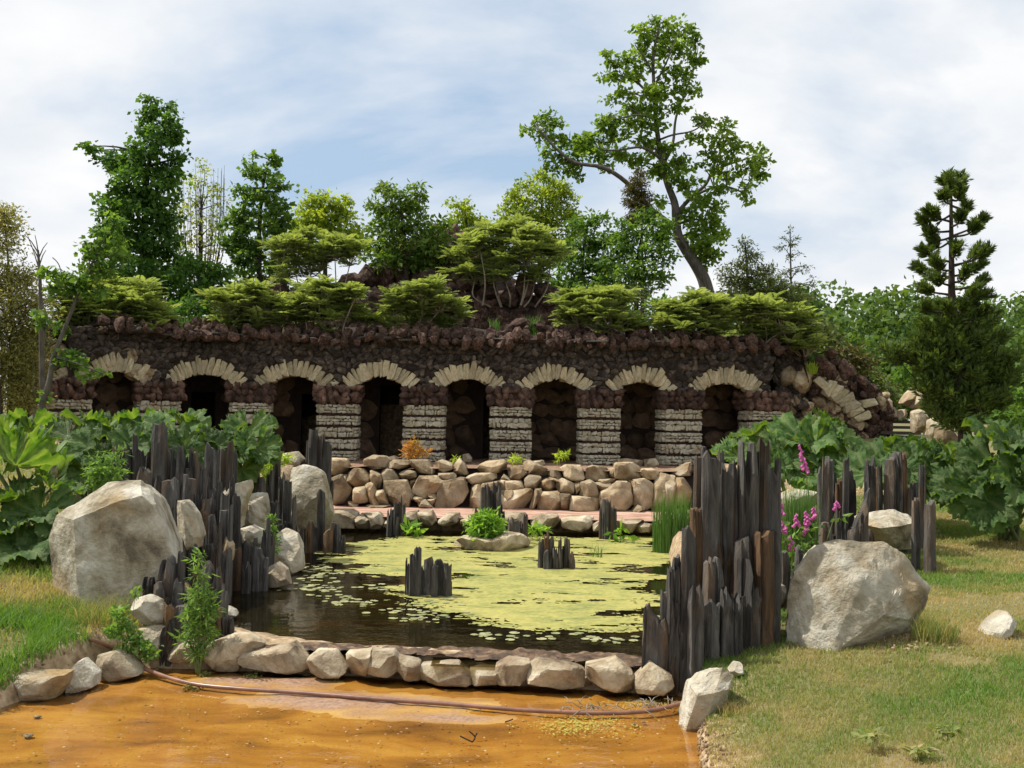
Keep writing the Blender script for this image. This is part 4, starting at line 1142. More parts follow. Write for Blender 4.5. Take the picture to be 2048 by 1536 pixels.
# rocks beside the steps on the right
for k, (px, Y, lab) in enumerate([
    ([(1808,806),(1822,785),(1836,774),(1842,800),(1830,815)], 25.9, 'tan slanted rock on the wall above the garden steps'),
    ([(1830,815),(1838,776),(1848,774),(1852,800),(1860,812),(1836,818)], 25.7, 'purple-grey rock topping the wall above the garden steps'),
    ([(1796,822),(1815,818),(1818,838),(1796,838)], 25.7, 'grey square rock at the head of the garden steps'),
    ([(1834,822),(1845,818),(1856,822),(1857,866),(1836,868)], 24.6, 'upright purple-grey rock post flanking the garden steps'),
    ([(1780,822),(1796,812),(1800,838),(1782,838)], 25.8, 'brown rock low on the left side of the garden steps'),
    ([(1863,840),(1880,835),(1884,865),(1868,882),(1862,870)], 24.2, 'cream rock standing right of the upright rock post'),
    ([(1880,850),(1905,860),(1925,880),(1930,900),(1880,905)], 23.8, 'shaded ochre rock bank under the tall fir'),
    ([(1865,770),(1874,756),(1880,758),(1878,776)], 25.6, 'small pink pointed rock half hidden by fir branches'),
    ([(1765,822),(1785,790),(1790,830),(1775,850)], 25.9, 'dark rock closing the right end of the half arch')]):
    boulder(px, Y, .35, lab, 40+k, M_terrace if k in (0, 4, 6, 7) else M_boulder if k == 5 else M_kerb, 36, 16)
for k, (px, Y, lab) in enumerate([([(70,925),(120,915),(135,940),(110,965),(70,960)], 15.5, 'pinkish rock behind the leftmost giant leaves'),
    ([(100,900),(128,895),(130,925),(104,925)], 16.0, 'white sunlit rock glimpsed behind the leftmost giant leaves'),
    ([(525,915),(548,908),(556,920),(540,930),(522,928)], 19.5, 'small cream rock left of the slate posts before the arcade'),
    ([(556,908),(590,903),(605,920),(595,932),(560,928)], 20.0, 'bumpy cream rock before the arcade beside yellow weeds')]):
    boulder(px, Y, .3, lab, 60+k, M_boulder, 36, 16)
# loose stones on the terrace at the pillar feet
for k, (px, Y, lab) in enumerate([(zz_poly(*Z7, [(1200,100),(1300,85),(1480,110),(1500,170),(1220,180)]), 24.2, 'long low grey rock at the foot of the seventh arch'),
    (zz_poly(*Z7, [(1480,100),(1600,85),(1640,150),(1560,195),(1490,180)]), 24.1, 'blocky grey rock at the foot of the seventh arch'),
    (zz_poly(*Z6, [(1530,50),(1600,38),(1640,90),(1630,130),(1540,130)]), 24.3, 'upright pale rock at the foot of the fifth arch'),
    (zz_poly(*Z7, [(330,115),(450,105),(465,150),(340,150)]), 23.2, 'flat white stone on the terrace before the sixth arch'),
    (zz_poly(*Z6, [(720,80),(790,60),(860,95),(740,115)]), 23.6, 'thin pale stone on the terrace before the fourth arch')]):
    boulder(px, Y, .22, lab, 70+k, M_kerb, 36, 16)

# ------------------------------------------------------------------ slate slabs
rngS = random.Random(77)
def slab_mesh(w, t, h, r, lean=0.0, point=None):
    """upright cleft slate plate with a broken, stepped top. base z=0"""
    n = r.choice((1, 2, 2, 3)) if w > .09 else r.choice((1, 1, 2))
    cuts = sorted(r.uniform(.2, .8) for _ in range(n-1))
    xs_ = [0.] ; lev = []
    drop_max = min(.55*h, .10 + 1.1*w)
    pk = r.randrange(n)
    for k in range(n):
        d = 0 if k == pk else drop_max*r.choice((.08, .15, .3, .3, .55, .9))*r.uniform(.5, 1.1)
        lev.append(d)
    cols = []            # (x, top)
    b = [0.] + cuts + [1.]
    for k in range(n):
        sl = r.uniform(-.35, .35)*w*(b[k+1]-b[k])*2.2
        e = min(.06, (b[k+1]-b[k])*.25)
        x0 = b[k] + (e if k else 0); x1 = b[k+1] - (e if k < n-1 else 0)
        z = h - lev[k]
        if k == pk: z -= abs(sl)*.5
        J = min(.05, .2*h)
        cols += [(x0, z + sl*.5 - r.uniform(0, 1)*J), (x0+(x1-x0)*r.uniform(.2, .35), z + r.uniform(-.6, 1)*J), (x0+(x1-x0)*r.uniform(.4, .55), z + r.uniform(-1.2, .8)*J), (x0+(x1-x0)*r.uniform(.65, .85), z + r.uniform(-1.2, .8)*J), (x1, z - sl*.5 - r.uniform(0, 2.4)*J)]
    if point is not None:
        cols = [(x, h*(.52 + .48*(x**1.5))) for x, z in cols]
    m_ = max(z for _, z in cols); cols = [(x, max(z + (h-m_), .04)) for x, z in cols]
    NZ = 8; V = []; m = len(cols)
    led = [r.uniform(-.16, .10)*t if r.random() < .4 else 0 for _ in range(NZ)]
    fy = [r.uniform(-.22, .12)*t for _ in cols]; by = [r.uniform(-.1, .2)*t for _ in cols]
    for k in range(1, m, 5):
        fy[k] -= .12*t
    for i, (x, top) in enumerate(cols):
        edge = 1 - .45*(i in (0, m-1))
        wob = [r.uniform(-.03, .03)*w for _ in range(NZ)]
        for side in (0, 1):
            for j in range(NZ):
                f = j/(NZ-1)
                y = (-.5*t*edge + fy[i] if side == 0 else .5*t*edge + by[i]) + r.uniform(-.07, .07)*t + (led[j] if side == 0 else 0)
                if j == NZ-1: y *= r.uniform(.45, .9)
                xx = (x-.5)*w*(1.04 - .10*f) + wob[j] + lean*f*h
                V.append((xx, y, top*f if j else -.02))
    F_ = []
    idx = lambda i, s, j: (i*2+s)*NZ + j
    for i in range(m-1):
        for j in range(NZ-1):
            F_.append((idx(i, 0, j), idx(i+1, 0, j), idx(i+1, 0, j+1), idx(i, 0, j+1)))
            F_.append((idx(i+1, 1, j), idx(i, 1, j), idx(i, 1, j+1), idx(i+1, 1, j+1)))
        F_.append((idx(i, 0, NZ-1), idx(i+1, 0, NZ-1), idx(i+1, 1, NZ-1), idx(i, 1, NZ-1)))
    for j in range(NZ-1):
        F_.append((idx(0, 1, j), idx(0, 0, j), idx(0, 0, j+1), idx(0, 1, j+1)))
        F_.append((idx(m-1, 0, j), idx(m-1, 1, j), idx(m-1, 1, j+1), idx(m-1, 0, j+1)))
    return mesh_py('slate_slab', V, F_, 12, True)
def slab_cluster(name, label, slabs, group=None, cat='slate posts', sink=.12):
    """slabs: (x0,x1,top,bottom,Y[,flag]) in photo pixels, Y distance of that slab"""
    b = slabs[0]
    xs_ = [P((s[0]+s[1])/2, s[3], s[4]) for s in slabs]
    c = sum(xs_, Vector())/len(xs_); c.z = min(p.z for p in xs_)
    root = thing(name, c, label, cat, group)
    for s in slabs:
        x0, x1, tp, bt, Y = s[:5]; flag = s[5] if len(s) > 5 else ''
        a = P((x0+x1)/2, bt, Y); w = max((x1-x0)*Y/F*1.06, .05); top = P((x0+x1)/2, tp, Y)
        g = gh(a.x, a.y)
        zb = min(a.z, g + .05) - sink
        h = top.z - zb
        lean = .04 if flag == 'lean' else rngS.uniform(-.014, .014)
        me = slab_mesh(w, max(min(w*.75, .15), .05)*rngS.uniform(.8, 1.3), h, rngS, lean, .8 if flag == 'lean' else None)
        brown = flag == 'b' or (flag == '' and rngS.random() < .07)
        me.materials.append(M_slate_brown if brown else M_slate)
        obj('slate_slab', me, None, root, loc=Vector((a.x, Y, zb)) - c, rot=(rngS.uniform(-.02, .02), 0, rngS.uniform(-.35, .35)))
    return root
def zs(org, lst, Yf):
    ox, oy, s = org
    return [(ox+q[0]/s, ox+q[1]/s, oy+q[2]/s, oy+q[3]/s, Yf(q)) + tuple(q[4:]) for q in lst]
# tall column at the right of the pond
ZC = (1270, 860, 2.845)
col = [(45,185,990,1340),(180,250,950,1400),(145,190,905,1250),(178,268,735,1300),(208,262,805,1300),(218,262,705,1200),(258,335,540,1400),(318,395,440,1200),(298,388,875,1410),
 (322,358,145,1100),(350,395,150,1100),(383,475,115,1200),(368,398,90,900,'n'),(462,500,90,900,'n'),(348,398,370,900,'b'),(383,490,720,1300),(388,470,960,1370),(448,530,635,1200,'b'),(482,605,890,1350),(495,583,165,1200),
 (505,565,560,1100,'n'),(558,655,600,1250),(568,602,155,1000),(588,685,60,1200),(612,705,730,1290),(638,748,485,1200),(675,748,40,1200),(678,785,570,1280,'b'),(690,745,330,1100,'n'),(718,808,160,1200),(742,822,560,1270),(598,645,940,1300),(470,510,250,1100,'n'),(230,300,1000,1380)]
def colY(q):
    b = q[3]
    if q[0] < 260: return 9.25 + (1400-b)/1400*.9
    return 9.2 + (1410-b)/310*.85
slab_cluster('slate_column', 'tall dark slate column rising from the near right corner of the pond', zs(ZC, col, colY))
# posts behind the right boulders
ZB = (1540, 880, 4.518)
rb = [(460,505,150,700),(435,470,240,700),(500,595,145,880),(590,645,350,700),(655,705,150,600),(650,695,250,650),(690,772,265,720),(858,948,150,680),(873,937,400,700,'b'),(938,992,240,690),(975,1018,220,650),
 (1048,1182,105,690),(1165,1238,105,690),(1235,1282,430,700),(1268,1332,380,700),(1348,1408,190,700)]
slab_cluster('slate_posts', 'broken line of dark slate posts in front of the giant leaves by the lawn', zs(ZB, rb, lambda q: 14.3 + rngS.uniform(-.25, .25)))
rb2 = [(668,862,430,910,'lean'),(1288,1347,520,880),(1400,1482,540,745),(428,492,630,900),(598,684,630,910),(438,548,740,930),(343,407,710,980),(298,352,780,1000),(405,440,760,920),(545,600,850,930),(840,930,800,920)]
slab_cluster('slate_posts', 'shorter slate posts with a curved blade-like slab beside the flat-topped boulder', zs(ZB, rb2, lambda q: 12.9 + rngS.uniform(-.2, .2)))
rb3 = [(228,332,950,1180),(308,352,1000,1180),(78,172,1000,1320),(150,217,1240,1536),(100,150,1100,1400),(190,240,1160,1400)]
slab_cluster('slate_posts', 'low dark slate stubs wedged between the tall column and huge cream boulder', zs(ZB, rb3, lambda q: 10.7 + rngS.uniform(-.2, .2)))
# left palisade
LA = [(220,242,888,1100,14.3),(238,258,886,1100,14.3),(261,285,867,1100,14.4),(284,300,893,1100,14.6),(298,326,844,1100,14.2),(324,338,890,1100,14.4),(338,362,889,1100,14.3),(360,374,905,1100,14.6),(376,391,893,1100,14.5),(395,411,926,1100,14.2),(408,426,884,1100,14.4),(424,436,892,1100,14.3),(436,449,896,1100,14.7),(449,462,880,1100,14.6),(460,472,898,1100,14.8),(250,268,905,1100,14.5),(366,384,930,1100,14.4)]
slab_cluster('slate_palisade', 'tallest rear row of the dark slate palisade before the big leaves', LA)
LB = [(272,298,933,1090,13.2),(320,352,953,1110,13.0),(343,357,998,1120,12.8),(364,388,948,1120,13.2),(386,404,983,1120,13.1),(402,416,998,1120,13.0),(410,428,948,1120,13.4),(420,442,958,1120,13.3),(440,456,984,1130,13.2),(453,464,948,1130,13.5),(462,478,986,1130,13.4),(355,366,960,1120,13.4),(300,322,950,1110,13.3)]
slab_cluster('slate_palisade', 'middle row of the dark slate palisade beside the huge boulder', LB)
LC = [(368,380,1046,1130,12.0),(388,400,1028,1150,12.4),(400,414,1018,1150,12.4),(413,428,1028,1150,12.5),(426,442,1040,1150,12.4),(438,462,1010,1150,12.7),(405,425,1070,1165,12.2),(425,442,1085,1165,12.1),(442,458,1095,1165,12.2),(378,396,1080,1165,11.9),(358,372,1075,1165,11.9),(390,408,1100,1170,11.9)]
slab_cluster('slate_palisade', 'short crowded slate posts stepping down to the dark water', LC)
LD = [(503,519,896,1090,16.2),(544,558,897,1080,16.6),(508,526,953,1100,15.8),(528,542,940,1100,16.0),(555,568,942,1090,16.4),(564,580,960,1090,16.3),(582,591,988,1095,16.1),(516,532,985,1100,15.6),(540,556,1000,1100,15.6),(566,590,1040,1105,15.6),(590,606,1050,1105,15.8),(555,568,1046,1105,15.5)]
slab_cluster('slate_palisade', 'scattered slate posts around the squarish grey boulder and yellow weeds', LD)
LE = [(523,538,1035,1165,13.6),(460,479,1094,1170,13.1),(482,501,1124,1170,12.9),(503,522,1093,1170,13.1),(518,534,1110,1170,13.1),(478,496,1067,1160,13.6),(498,512,1075,1160,13.6),(520,535,1072,1160,13.6),(440,462,1125,1172,12.9),(534,548,1060,1150,13.8)]
slab_cluster('slate_palisade', 'low slate stakes standing in the water below the small ochre boulder', LE)
LG = [(610,616,877,960,20.2),(616,633,858,1010,20.0),(629,644,871,1010,20.1),(641,657,870,1060,19.9),(600,612,915,960,20.2),(655,664,960,1055,19.9)]
slab_cluster('slate_posts', 'slender slate posts rising behind the tall rounded boulder against the arcade', LG)
LH = [(612,622,1042,1107,16.7,'b'),(620,634,1040,1107,16.8),(632,648,978,1107,17.0),(646,664,1058,1107,16.7,'b'),(660,672,1044,1107,16.8),(668,680,1046,1107,16.8),(676,690,1070,1107,16.6),(598,614,1058,1105,16.9),(586,600,1075,1115,16.0)]
slab_cluster('slate_posts', 'slate stakes with one tall post in the water below the tall rounded boulder', LH)
LF = [(288,308,1153,1215,10.55),(306,327,1163,1220,10.45),(324,352,1113,1220,10.6),(354,368,1102,1215,10.6),(338,364,1156,1240,10.35),(328,352,1208,1300,10.1),(362,386,1173,1250,10.4),(350,398,1203,1300,10.15),(383,398,1126,1220,10.6,'b'),(405,441,1121,1285,10.3),(439,453,1167,1285,10.2),(446,466,1233,1285,10.05),(327,353,1238,1300,9.98,'n'),(390,412,1185,1295,10.2),(396,408,1140,1230,10.5),(318,336,1195,1230,10.35),(418,446,1215,1290,10.05)]
slab_cluster('slate_posts', 'near slate posts at the left end of the kerb behind the tall weed', LF)
# stumps in the pond
ZS = (760, 1040, 4.876)
s1 = [(252,302,365,740),(283,348,328,740),(328,397,258,740),(383,432,450,740),(428,518,358,740),(498,562,425,740),(522,628,383,740),(612,642,420,740),(618,692,413,740),(640,698,590,740)]
slab_cluster('slate_stump', 'jagged slate stump in open dark water at the edge of the duckweed', zs(ZS, s1, lambda q: 12.87 + rngS.uniform(-.02, .18)), cat='slate stump', sink=.2)
s2 = [(1538,1588,183,485),(1588,1642,88,485,'b'),(1588,1682,288,490),(1648,1692,158,485),(1688,1782,258,490),(1733,1759,168,485),(1778,1848,168,490),(1838,1898,308,490)]
slab_cluster('slate_stump', 'jagged slate stump surrounded by yellow duckweed', zs(ZS, s2, lambda q: 15.3 + (.12 if q[2] < 200 else rngS.uniform(-.03, .05))), cat='slate stump', sink=.2)
s3 = [(763,802,558,890),(713,762,618,880),(798,852,548,890),(843,882,483,890),(878,912,568,885),(808,842,708,892)]
slab_cluster('slate_stump', 'slender slate stump against the ledge below the upright paddle-leaf plants', zs(Z6, s3, lambda q: 19.1 + (.2 if q[2] < 560 else 0)), cat='slate stump', sink=.2)
s4 = [(1713,1772,400,880),(1768,1832,340,880),(1783,1852,358,880),(1838,1902,328,880),(1898,1947,348,880),(1928,1987,578,900),(1655,1692,620,900)]
slab_cluster('slate_stump', 'tall dark slate stump behind the green bush at the far shore', zs(Z6, s4, lambda q: 18.9 + rngS.uniform(-.12, .12)), cat='slate stump', sink=.2)
s4b = [(38,92,688,880),(78,142,683,880),(138,192,718,880),(188,247,688,905),(238,282,653,905)]
slab_cluster('slate_stump', 'low slate stump just right of the green bush', zs(Z7, s4b, lambda q: 18.3 + rngS.uniform(-.1, .1)), cat='slate stump', sink=.2)
s5 = [(1028,1072,510,888),(1058,1112,498,890),(1098,1147,508,892),(1138,1192,558,885),(1013,1042,598,885)]
slab_cluster('slate_stump', 'stout slate stump at the ledge near the tall reeds', zs(Z7, s5, lambda q: 19.1 + rngS.uniform(-.05, .15)), cat='slate stump', sink=.2)
# ------------------------------------------------------------------ foliage machinery
def unit(a): return a/(np.linalg.norm(a, axis=1)[:, None] + 1e-9)
def kites(c, d, n, L, W, fold=.15):
    s = unit(np.cross(n, d)); L = L[:, None]; W = W[:, None]
    a = c; b = c + d*L*.42 + s*W*.5 + n*W*fold; e = c + d*L; f = c + d*L*.42 - s*W*.5 + n*W*fold
    V = np.stack([a, b, e, f], 1).reshape(-1, 3)
    Fq = np.arange(len(V)).reshape(-1, 4)
    return V, Fq
def rand_unit(rs, n): return unit(rs.normal(size=(n, 3)))
def blob_leaves(rs, blobs, dens, leaf, wr=.6, clump=.28, up=.6, droop=.25, per=26, hollow=.55):
    """blobs: (centre, (rx, ry, rz), area_px); returns verts, faces, attr, clump centres per blob"""
    C = []; D = []; N = []; A = []; cc = []
    for ctr, rad, area in blobs:
        n = max(int(area*dens), 8); k = max(int(n/per), 2)
        u = rand_unit(rs, k); r = rs.uniform(hollow**3, 1, k)**(1/3)
        cl = np.array(ctr) + u*r[:, None]*np.array(rad)
        cc.append(cl)
        m = int(n/k)
        cs = min(clump, max(rad)*.8)
        off = rs.normal(size=(k, m, 3))*np.array([cs, cs, cs*.62])*.55
        p = (cl[:, None, :] + off).reshape(-1, 3)
        out = unit(off.reshape(-1, 3) + 1e-3)
        nn = unit(rs.normal(size=p.shape)*.75 + np.array([0, 0, up]) + out*.35)
        dd = rs.normal(size=p.shape) + out*1.0 + np.array([0, 0, -droop])
        dd = unit(dd - nn*(dd*nn).sum(1)[:, None])
        base = np.repeat(rs.uniform(.1, .8, k), m)
        C.append(p); D.append(dd); N.append(nn); A.append(np.clip(base + rs.uniform(-.25, .3, len(p)), 0, 1))
    C = np.concatenate(C); D = np.concatenate(D); N = np.concatenate(N); A = np.concatenate(A)
    L = leaf*rs.uniform(.65, 1.3, len(C)); V, Fq = kites(C, D, N, L, L*wr*rs.uniform(.8, 1.2, len(C)))
    return V, Fq, np.repeat(A, 4), cc
def px_blobs(lst, Y, rs, dz=.5):
    out = []
    for b in lst:
        x, y, rx, ry = b[:4]; k = Y/F
        r = max(rx, ry)*k
        oy = b[4] if len(b) > 4 else rs.uniform(-dz, dz)*r
        c = P(x, y, Y + oy); out.append(((c.x, c.y, c.z), (rx*k, r*.95, ry*k), pi*rx*ry))
    return out
def nearest_on(path, p, below=.0):
    best = None
    for i, q in enumerate(path):
        d = (Vector(q) - p).length + (2.5*max(0, q[2] - p.z + .15))
        if best is None or d < best[0]: best = (d, i)
    return best[1]
def tree(name, label, cat, Y, blobs, mat, trunk, w0, w1, dens=.11, leaf=.17, wr=.6, clump=.3, bark=None, seed=0, limbs=(), up=.6, droop=.25, per=26, hollow=.55, twigs=3, group=None, extra=None, dz=.5, base_z=None):
    """trunk: list of photo pixels bottom to top at distance Y; w0,w1 trunk widths in photo pixels"""
    rs = np.random.RandomState(seed); k = Y/F
    path = smooth_path([P(x, y, Y) for x, y in trunk], 5)
    n = len(path)
    rad = [max((w0 + (w1-w0)*(i/(n-1))**.8)*k*.5, .012) for i in range(n)]
    b0 = path[0].copy(); zb = gh(b0.x, b0.y) if base_z is None else base_z
    if b0.z > zb - .1: path = [Vector((b0.x, b0.y, zb-.15))] + path; rad = [rad[0]*1.25] + rad
    root = thing(name, (path[0].x, path[0].y, zb), label, cat, group)
    mb = MB(); mb.tube(path, rad, 8)
    bl = px_blobs(blobs, Y, rs, dz)
    paths = [(path, rad)]
    for lm, a, b in limbs:
        pp = smooth_path([P(x, y, Y + oy) for x, y, oy in lm], 4); m = len(pp)
        rr = [max((a + (b-a)*i/(m-1))*k*.5, .01) for i in range(m)]
        mb.tube(pp, rr, 6); paths.append((pp, rr))
    allp = [(q, r) for pp, rr in paths for q, r in zip(pp, rr)]
    V, Fq, A, cc = blob_leaves(rs, bl, dens, leaf, wr, clump, up, droop, per, hollow)
    for (ctr, rad3, area), cl in zip(bl, cc):
        p = Vector(ctr)
        j = min(range(len(allp)), key=lambda i: (allp[i][0]-p).length + 2.0*max(0, allp[i][0].z - p.z + .1))
        q, r = allp[j]
        mid = q.lerp(p, .5) + Vector((rs.uniform(-.1, .1), rs.uniform(-.1, .1), .12))*(p-q).length*.5
        r0 = min(r*.7, .02 + .03*(p-q).length)
        if (p-q).length > .1:
            mb.tube(smooth_path([q, mid, p], 3), np.linspace(max(r0, .014), .009, 7), 5, False)
        for t in range(min(twigs, len(cl))):
            e = Vector(cl[rs.randint(len(cl))])
            mb.tube([p, p.lerp(e, .5) + Vector((0, 0, .03)), e], [.010, .008, .005], 4, False)
    if extra: extra(mb, rs)
    tm = mb.mesh('trunk'); hold(obj('trunk', tm, bark or M_barkdark), root)
    hold(obj('crown', mesh_np('crown', V, Fq, A), mat), root)
    return root

# ------------------------------------------------------------------ trees behind the arcade
tree('liquidambar_tree', 'tall dark green conical tree with a long left bough behind the arcade', 'tree', 33,
 [(297,205,10,14),(345,215,9,12),(300,235,28,18),(335,240,22,16),(320,265,42,22),(310,300,48,22),(350,285,18,12),(175,292,12,7),(192,300,16,9),(215,312,22,11),(245,325,34,16),(300,335,60,22),(362,318,16,6),(345,350,28,14),
  (285,365,62,22),(262,395,55,22),(320,395,45,22),(225,400,26,10),(270,430,66,24),(320,440,40,28),(210,430,22,9),(260,465,72,24),(320,480,42,30),(205,458,18,8),(265,500,78,26),(330,525,42,30),(200,500,20,10),(245,540,76,28),(320,570,48,28),(215,575,52,26),(280,590,66,26),(200,610,42,22),(330,610,48,22)],
 M_liq, [(290,640),(288,500),(292,380),(305,270),(302,200)], 20, 4, .17, .17, .8, .24, seed=1, dz=.5, droop=.5)
tree('liquidambar_tree', 'smaller conical green tree with two thin leaders behind the arcade', 'tree', 34,
 [(547,305,6,10),(505,312,6,9),(543,325,12,10),(500,335,20,10),(520,350,30,14),(495,375,26,10),(545,375,30,12),(520,400,48,16),(560,420,22,14),(480,425,26,12),(520,440,58,20),(470,450,24,18),(570,450,16,14),(520,475,54,20),(490,500,40,18),(540,510,40,20),(515,540,55,22),(500,575,50,22),(550,575,40,22),(455,480,18,16)],
 M_green, [(520,620),(518,480),(525,380),(540,310)], 14, 3, .17, .165, .8, .22, seed=2, droop=.5)
tree('leafy_tree', 'low rounded green tree between the two conical trees', 'tree', 32,
 [(400,530,40,24),(430,550,28,22),(385,565,45,28),(420,590,42,26),(370,600,36,22),(350,545,22,18)], M_liq, [(400,640),(402,560)], 10, 5, .12, .18, .7, .26, seed=3)
def vertical_switches(mb, rs):
    for _ in range(46):
        x = rs.uniform(345, 455); b = P(400 + (x-400)*.35, 600, 38); t = P(x, rs.uniform(330, 420), 38 + rs.uniform(-.8, .8))
        m = b.lerp(t, .5) + Vector(((x-400)*.004, 0, 0))
        mb.tube(smooth_path([b, m, t], 3), np.linspace(.018, .005, 7), 4, False)
tree('sparse_tree', 'thin pale tree of upright bare switches between the conical trees', 'tree', 38,
 [(410,340,26,14),(395,365,34,18),(430,370,22,20),(375,395,30,20),(435,410,24,26),(395,420,38,22),(365,440,28,26),(420,455,32,26),(380,480,34,26),(435,490,22,24),(400,520,38,24)], M_pale,
 [(400,620),(400,520),(402,420)], 10, 4, .085, .12, .7, .3, seed=4, extra=vertical_switches, twigs=2, hollow=.2)
tree('yellow_green_tree', 'bright yellow-green rounded tree left of the lava summit', 'tree', 36,
 [(640,400,28,14),(615,420,24,14),(668,415,26,14),(692,405,10,12),(640,435,45,18),(690,435,22,18),(605,450,26,18),(640,465,52,20),(690,465,36,22),(650,495,60,22),(705,490,22,22),(600,485,30,20)],
 M_yel, [(650,600),(650,500),(645,420)], 12, 4, .26, .16, .6, .24, seed=5, hollow=.2)
tree('magnolia_tree', 'dark large-leaved tree growing on the lava mound beside the summit', 'tree', 29.3,
 [(752,375,15,9),(770,382,20,9),(832,370,14,9),(838,385,10,14),(800,390,26,12),(815,405,26,12),(765,410,26,16),(790,425,36,16),(835,420,14,16),(765,450,34,16),(800,455,40,18),(845,450,22,18),(770,485,44,18),(820,485,40,20),(870,470,30,16),(890,450,16,16),(860,500,38,20),(770,520,42,18),(815,525,40,18),(740,500,22,16),(890,500,22,18),(850,535,34,14)],
 M_mag, [(815,600),(812,540),(808,470),(800,400)], 14, 4, .16, .18, .45, .24, seed=6, base_z=5.2, up=.4, hollow=.3, dz=.3)
tree('slender_tree', 'small pale yellow-green tree just right of the lava summit', 'tree', 37,
 [(910,410,16,12),(935,415,14,16),(925,440,32,18),(950,450,22,20),(967,450,9,20),(940,480,34,22),(965,490,16,18),(910,460,20,20)], M_yel, [(935,600),(935,480),(930,420)], 8, 3, .20, .15, .6, .24, seed=7, hollow=.2)
tree('poplar_tree', 'broad yellow-green tree with upright feathery leaders left of the oak', 'tree', 37,
 [(1090,350,12,12),(1060,365,12,14),(1105,372,22,18),(1040,380,14,16),(1130,375,10,18),(1080,395,36,20),(1025,400,14,20),(1125,405,26,22),(1050,425,44,22),(1110,435,40,24),(1010,425,14,18),(1145,435,14,22),(1040,465,48,24),(1105,475,46,26),(1150,470,22,22),(1005,460,18,22),(1080,510,60,26)],
 M_yel, [(1080,600),(1080,500),(1085,390)], 14, 4, .28, .15, .5, .22, seed=8, up=.2, droop=-.5, hollow=.2)
tree('leafy_tree', 'fresh green tree below and left of the oak behind the arcade', 'tree', 34,
 [(1160,450,30,16),(1190,440,24,14),(1130,500,30,22),(1170,490,40,24),(1205,480,26,20),(1150,535,44,26),(1200,530,36,24),(1130,565,36,22),(1180,575,46,22),(1210,570,24,22)], M_green,
 [(1165,620),(1165,520),(1175,450)], 10, 4, .19, .16, .6, .24, seed=9, hollow=.2)
tree('leafy_tree', 'pale loose green tree in front of the oak trunk', 'tree', 32.5,
 [(1285,435,30,12),(1320,445,22,14),(1250,455,26,14),(1295,465,44,18),(1240,480,32,18),(1330,480,24,18),(1280,500,48,20),(1235,520,32,20),(1320,515,30,20),(1270,540,46,22),(1235,560,36,20),(1310,555,30,22),(1270,580,40,20)], M_green,
 [(1272,640),(1272,540),(1285,460)], 9, 3, .16, .16, .6, .24, seed=10, hollow=.2)
tree('brown_cypress', 'narrow brownish cypress spire rising before the oak', 'tree', 34,
 [(1282,350,8,10),(1278,368,18,12),(1268,385,18,10),(1285,395,18,14),(1262,405,14,8),(1280,415,20,12),(1285,435,26,12),(1300,428,14,10),(1265,440,18,10)], M_browncon, [(1285,620),(1284,480),(1282,352)], 8, 2, 1.1, .12, .3, .16, seed=11, hollow=.1)
tree('yew_tree', 'dark yew-like bush below the pale loose tree', 'tree', 31.5,
 [(1270,590,30,20),(1290,610,30,24),(1255,620,26,24),(1275,640,34,20),(1300,640,22,18)], M_olive, [(1275,680),(1275,600)], 8, 4, .15, .14, .35, .22, seed=12)
# oak
oak_limbs = [([(1352,455,0),(1305,420,-.5),(1252,364,-1),(1205,335,-1.2),(1150,325,-1),(1110,295,-.8),(1075,255,-.6)], 12, 4),
 ([(1355,425,0),(1385,392,.5),(1412,368,.8),(1428,330,.8),(1450,285,.6),(1455,262,.5)], 9, 3), ([(1395,388,.6),(1440,372,.3),(1485,385,0),(1495,400,0)], 6, 2), ([(1425,340,.8),(1470,325,1),(1515,312,1)], 5, 2),
 ([(1322,318,0),(1285,295,-.6),(1240,300,-.8),(1205,300,-.6)], 7, 3), ([(1312,210,0),(1275,165,.3),(1235,150,.4),(1208,150,.3)], 6, 2), ([(1325,330,0),(1345,290,.6),(1352,235,.8),(1372,180,.8),(1392,120,.6)], 8, 3),
 ([(1318,280,0),(1345,270,-.8),(1385,262,-1),(1410,245,-1)], 5, 2), ([(1308,150,0),(1285,110,-.4),(1270,90,-.5)], 5, 2), ([(1314,240,0),(1275,230,-1),(1235,238,-1.2)], 5, 2), ([(1372,500,0),(1350,470,-.8),(1310,470,-1)], 5, 2), ([(1310,170,0),(1335,120,-.4),(1355,70,-.4)], 5, 2)]
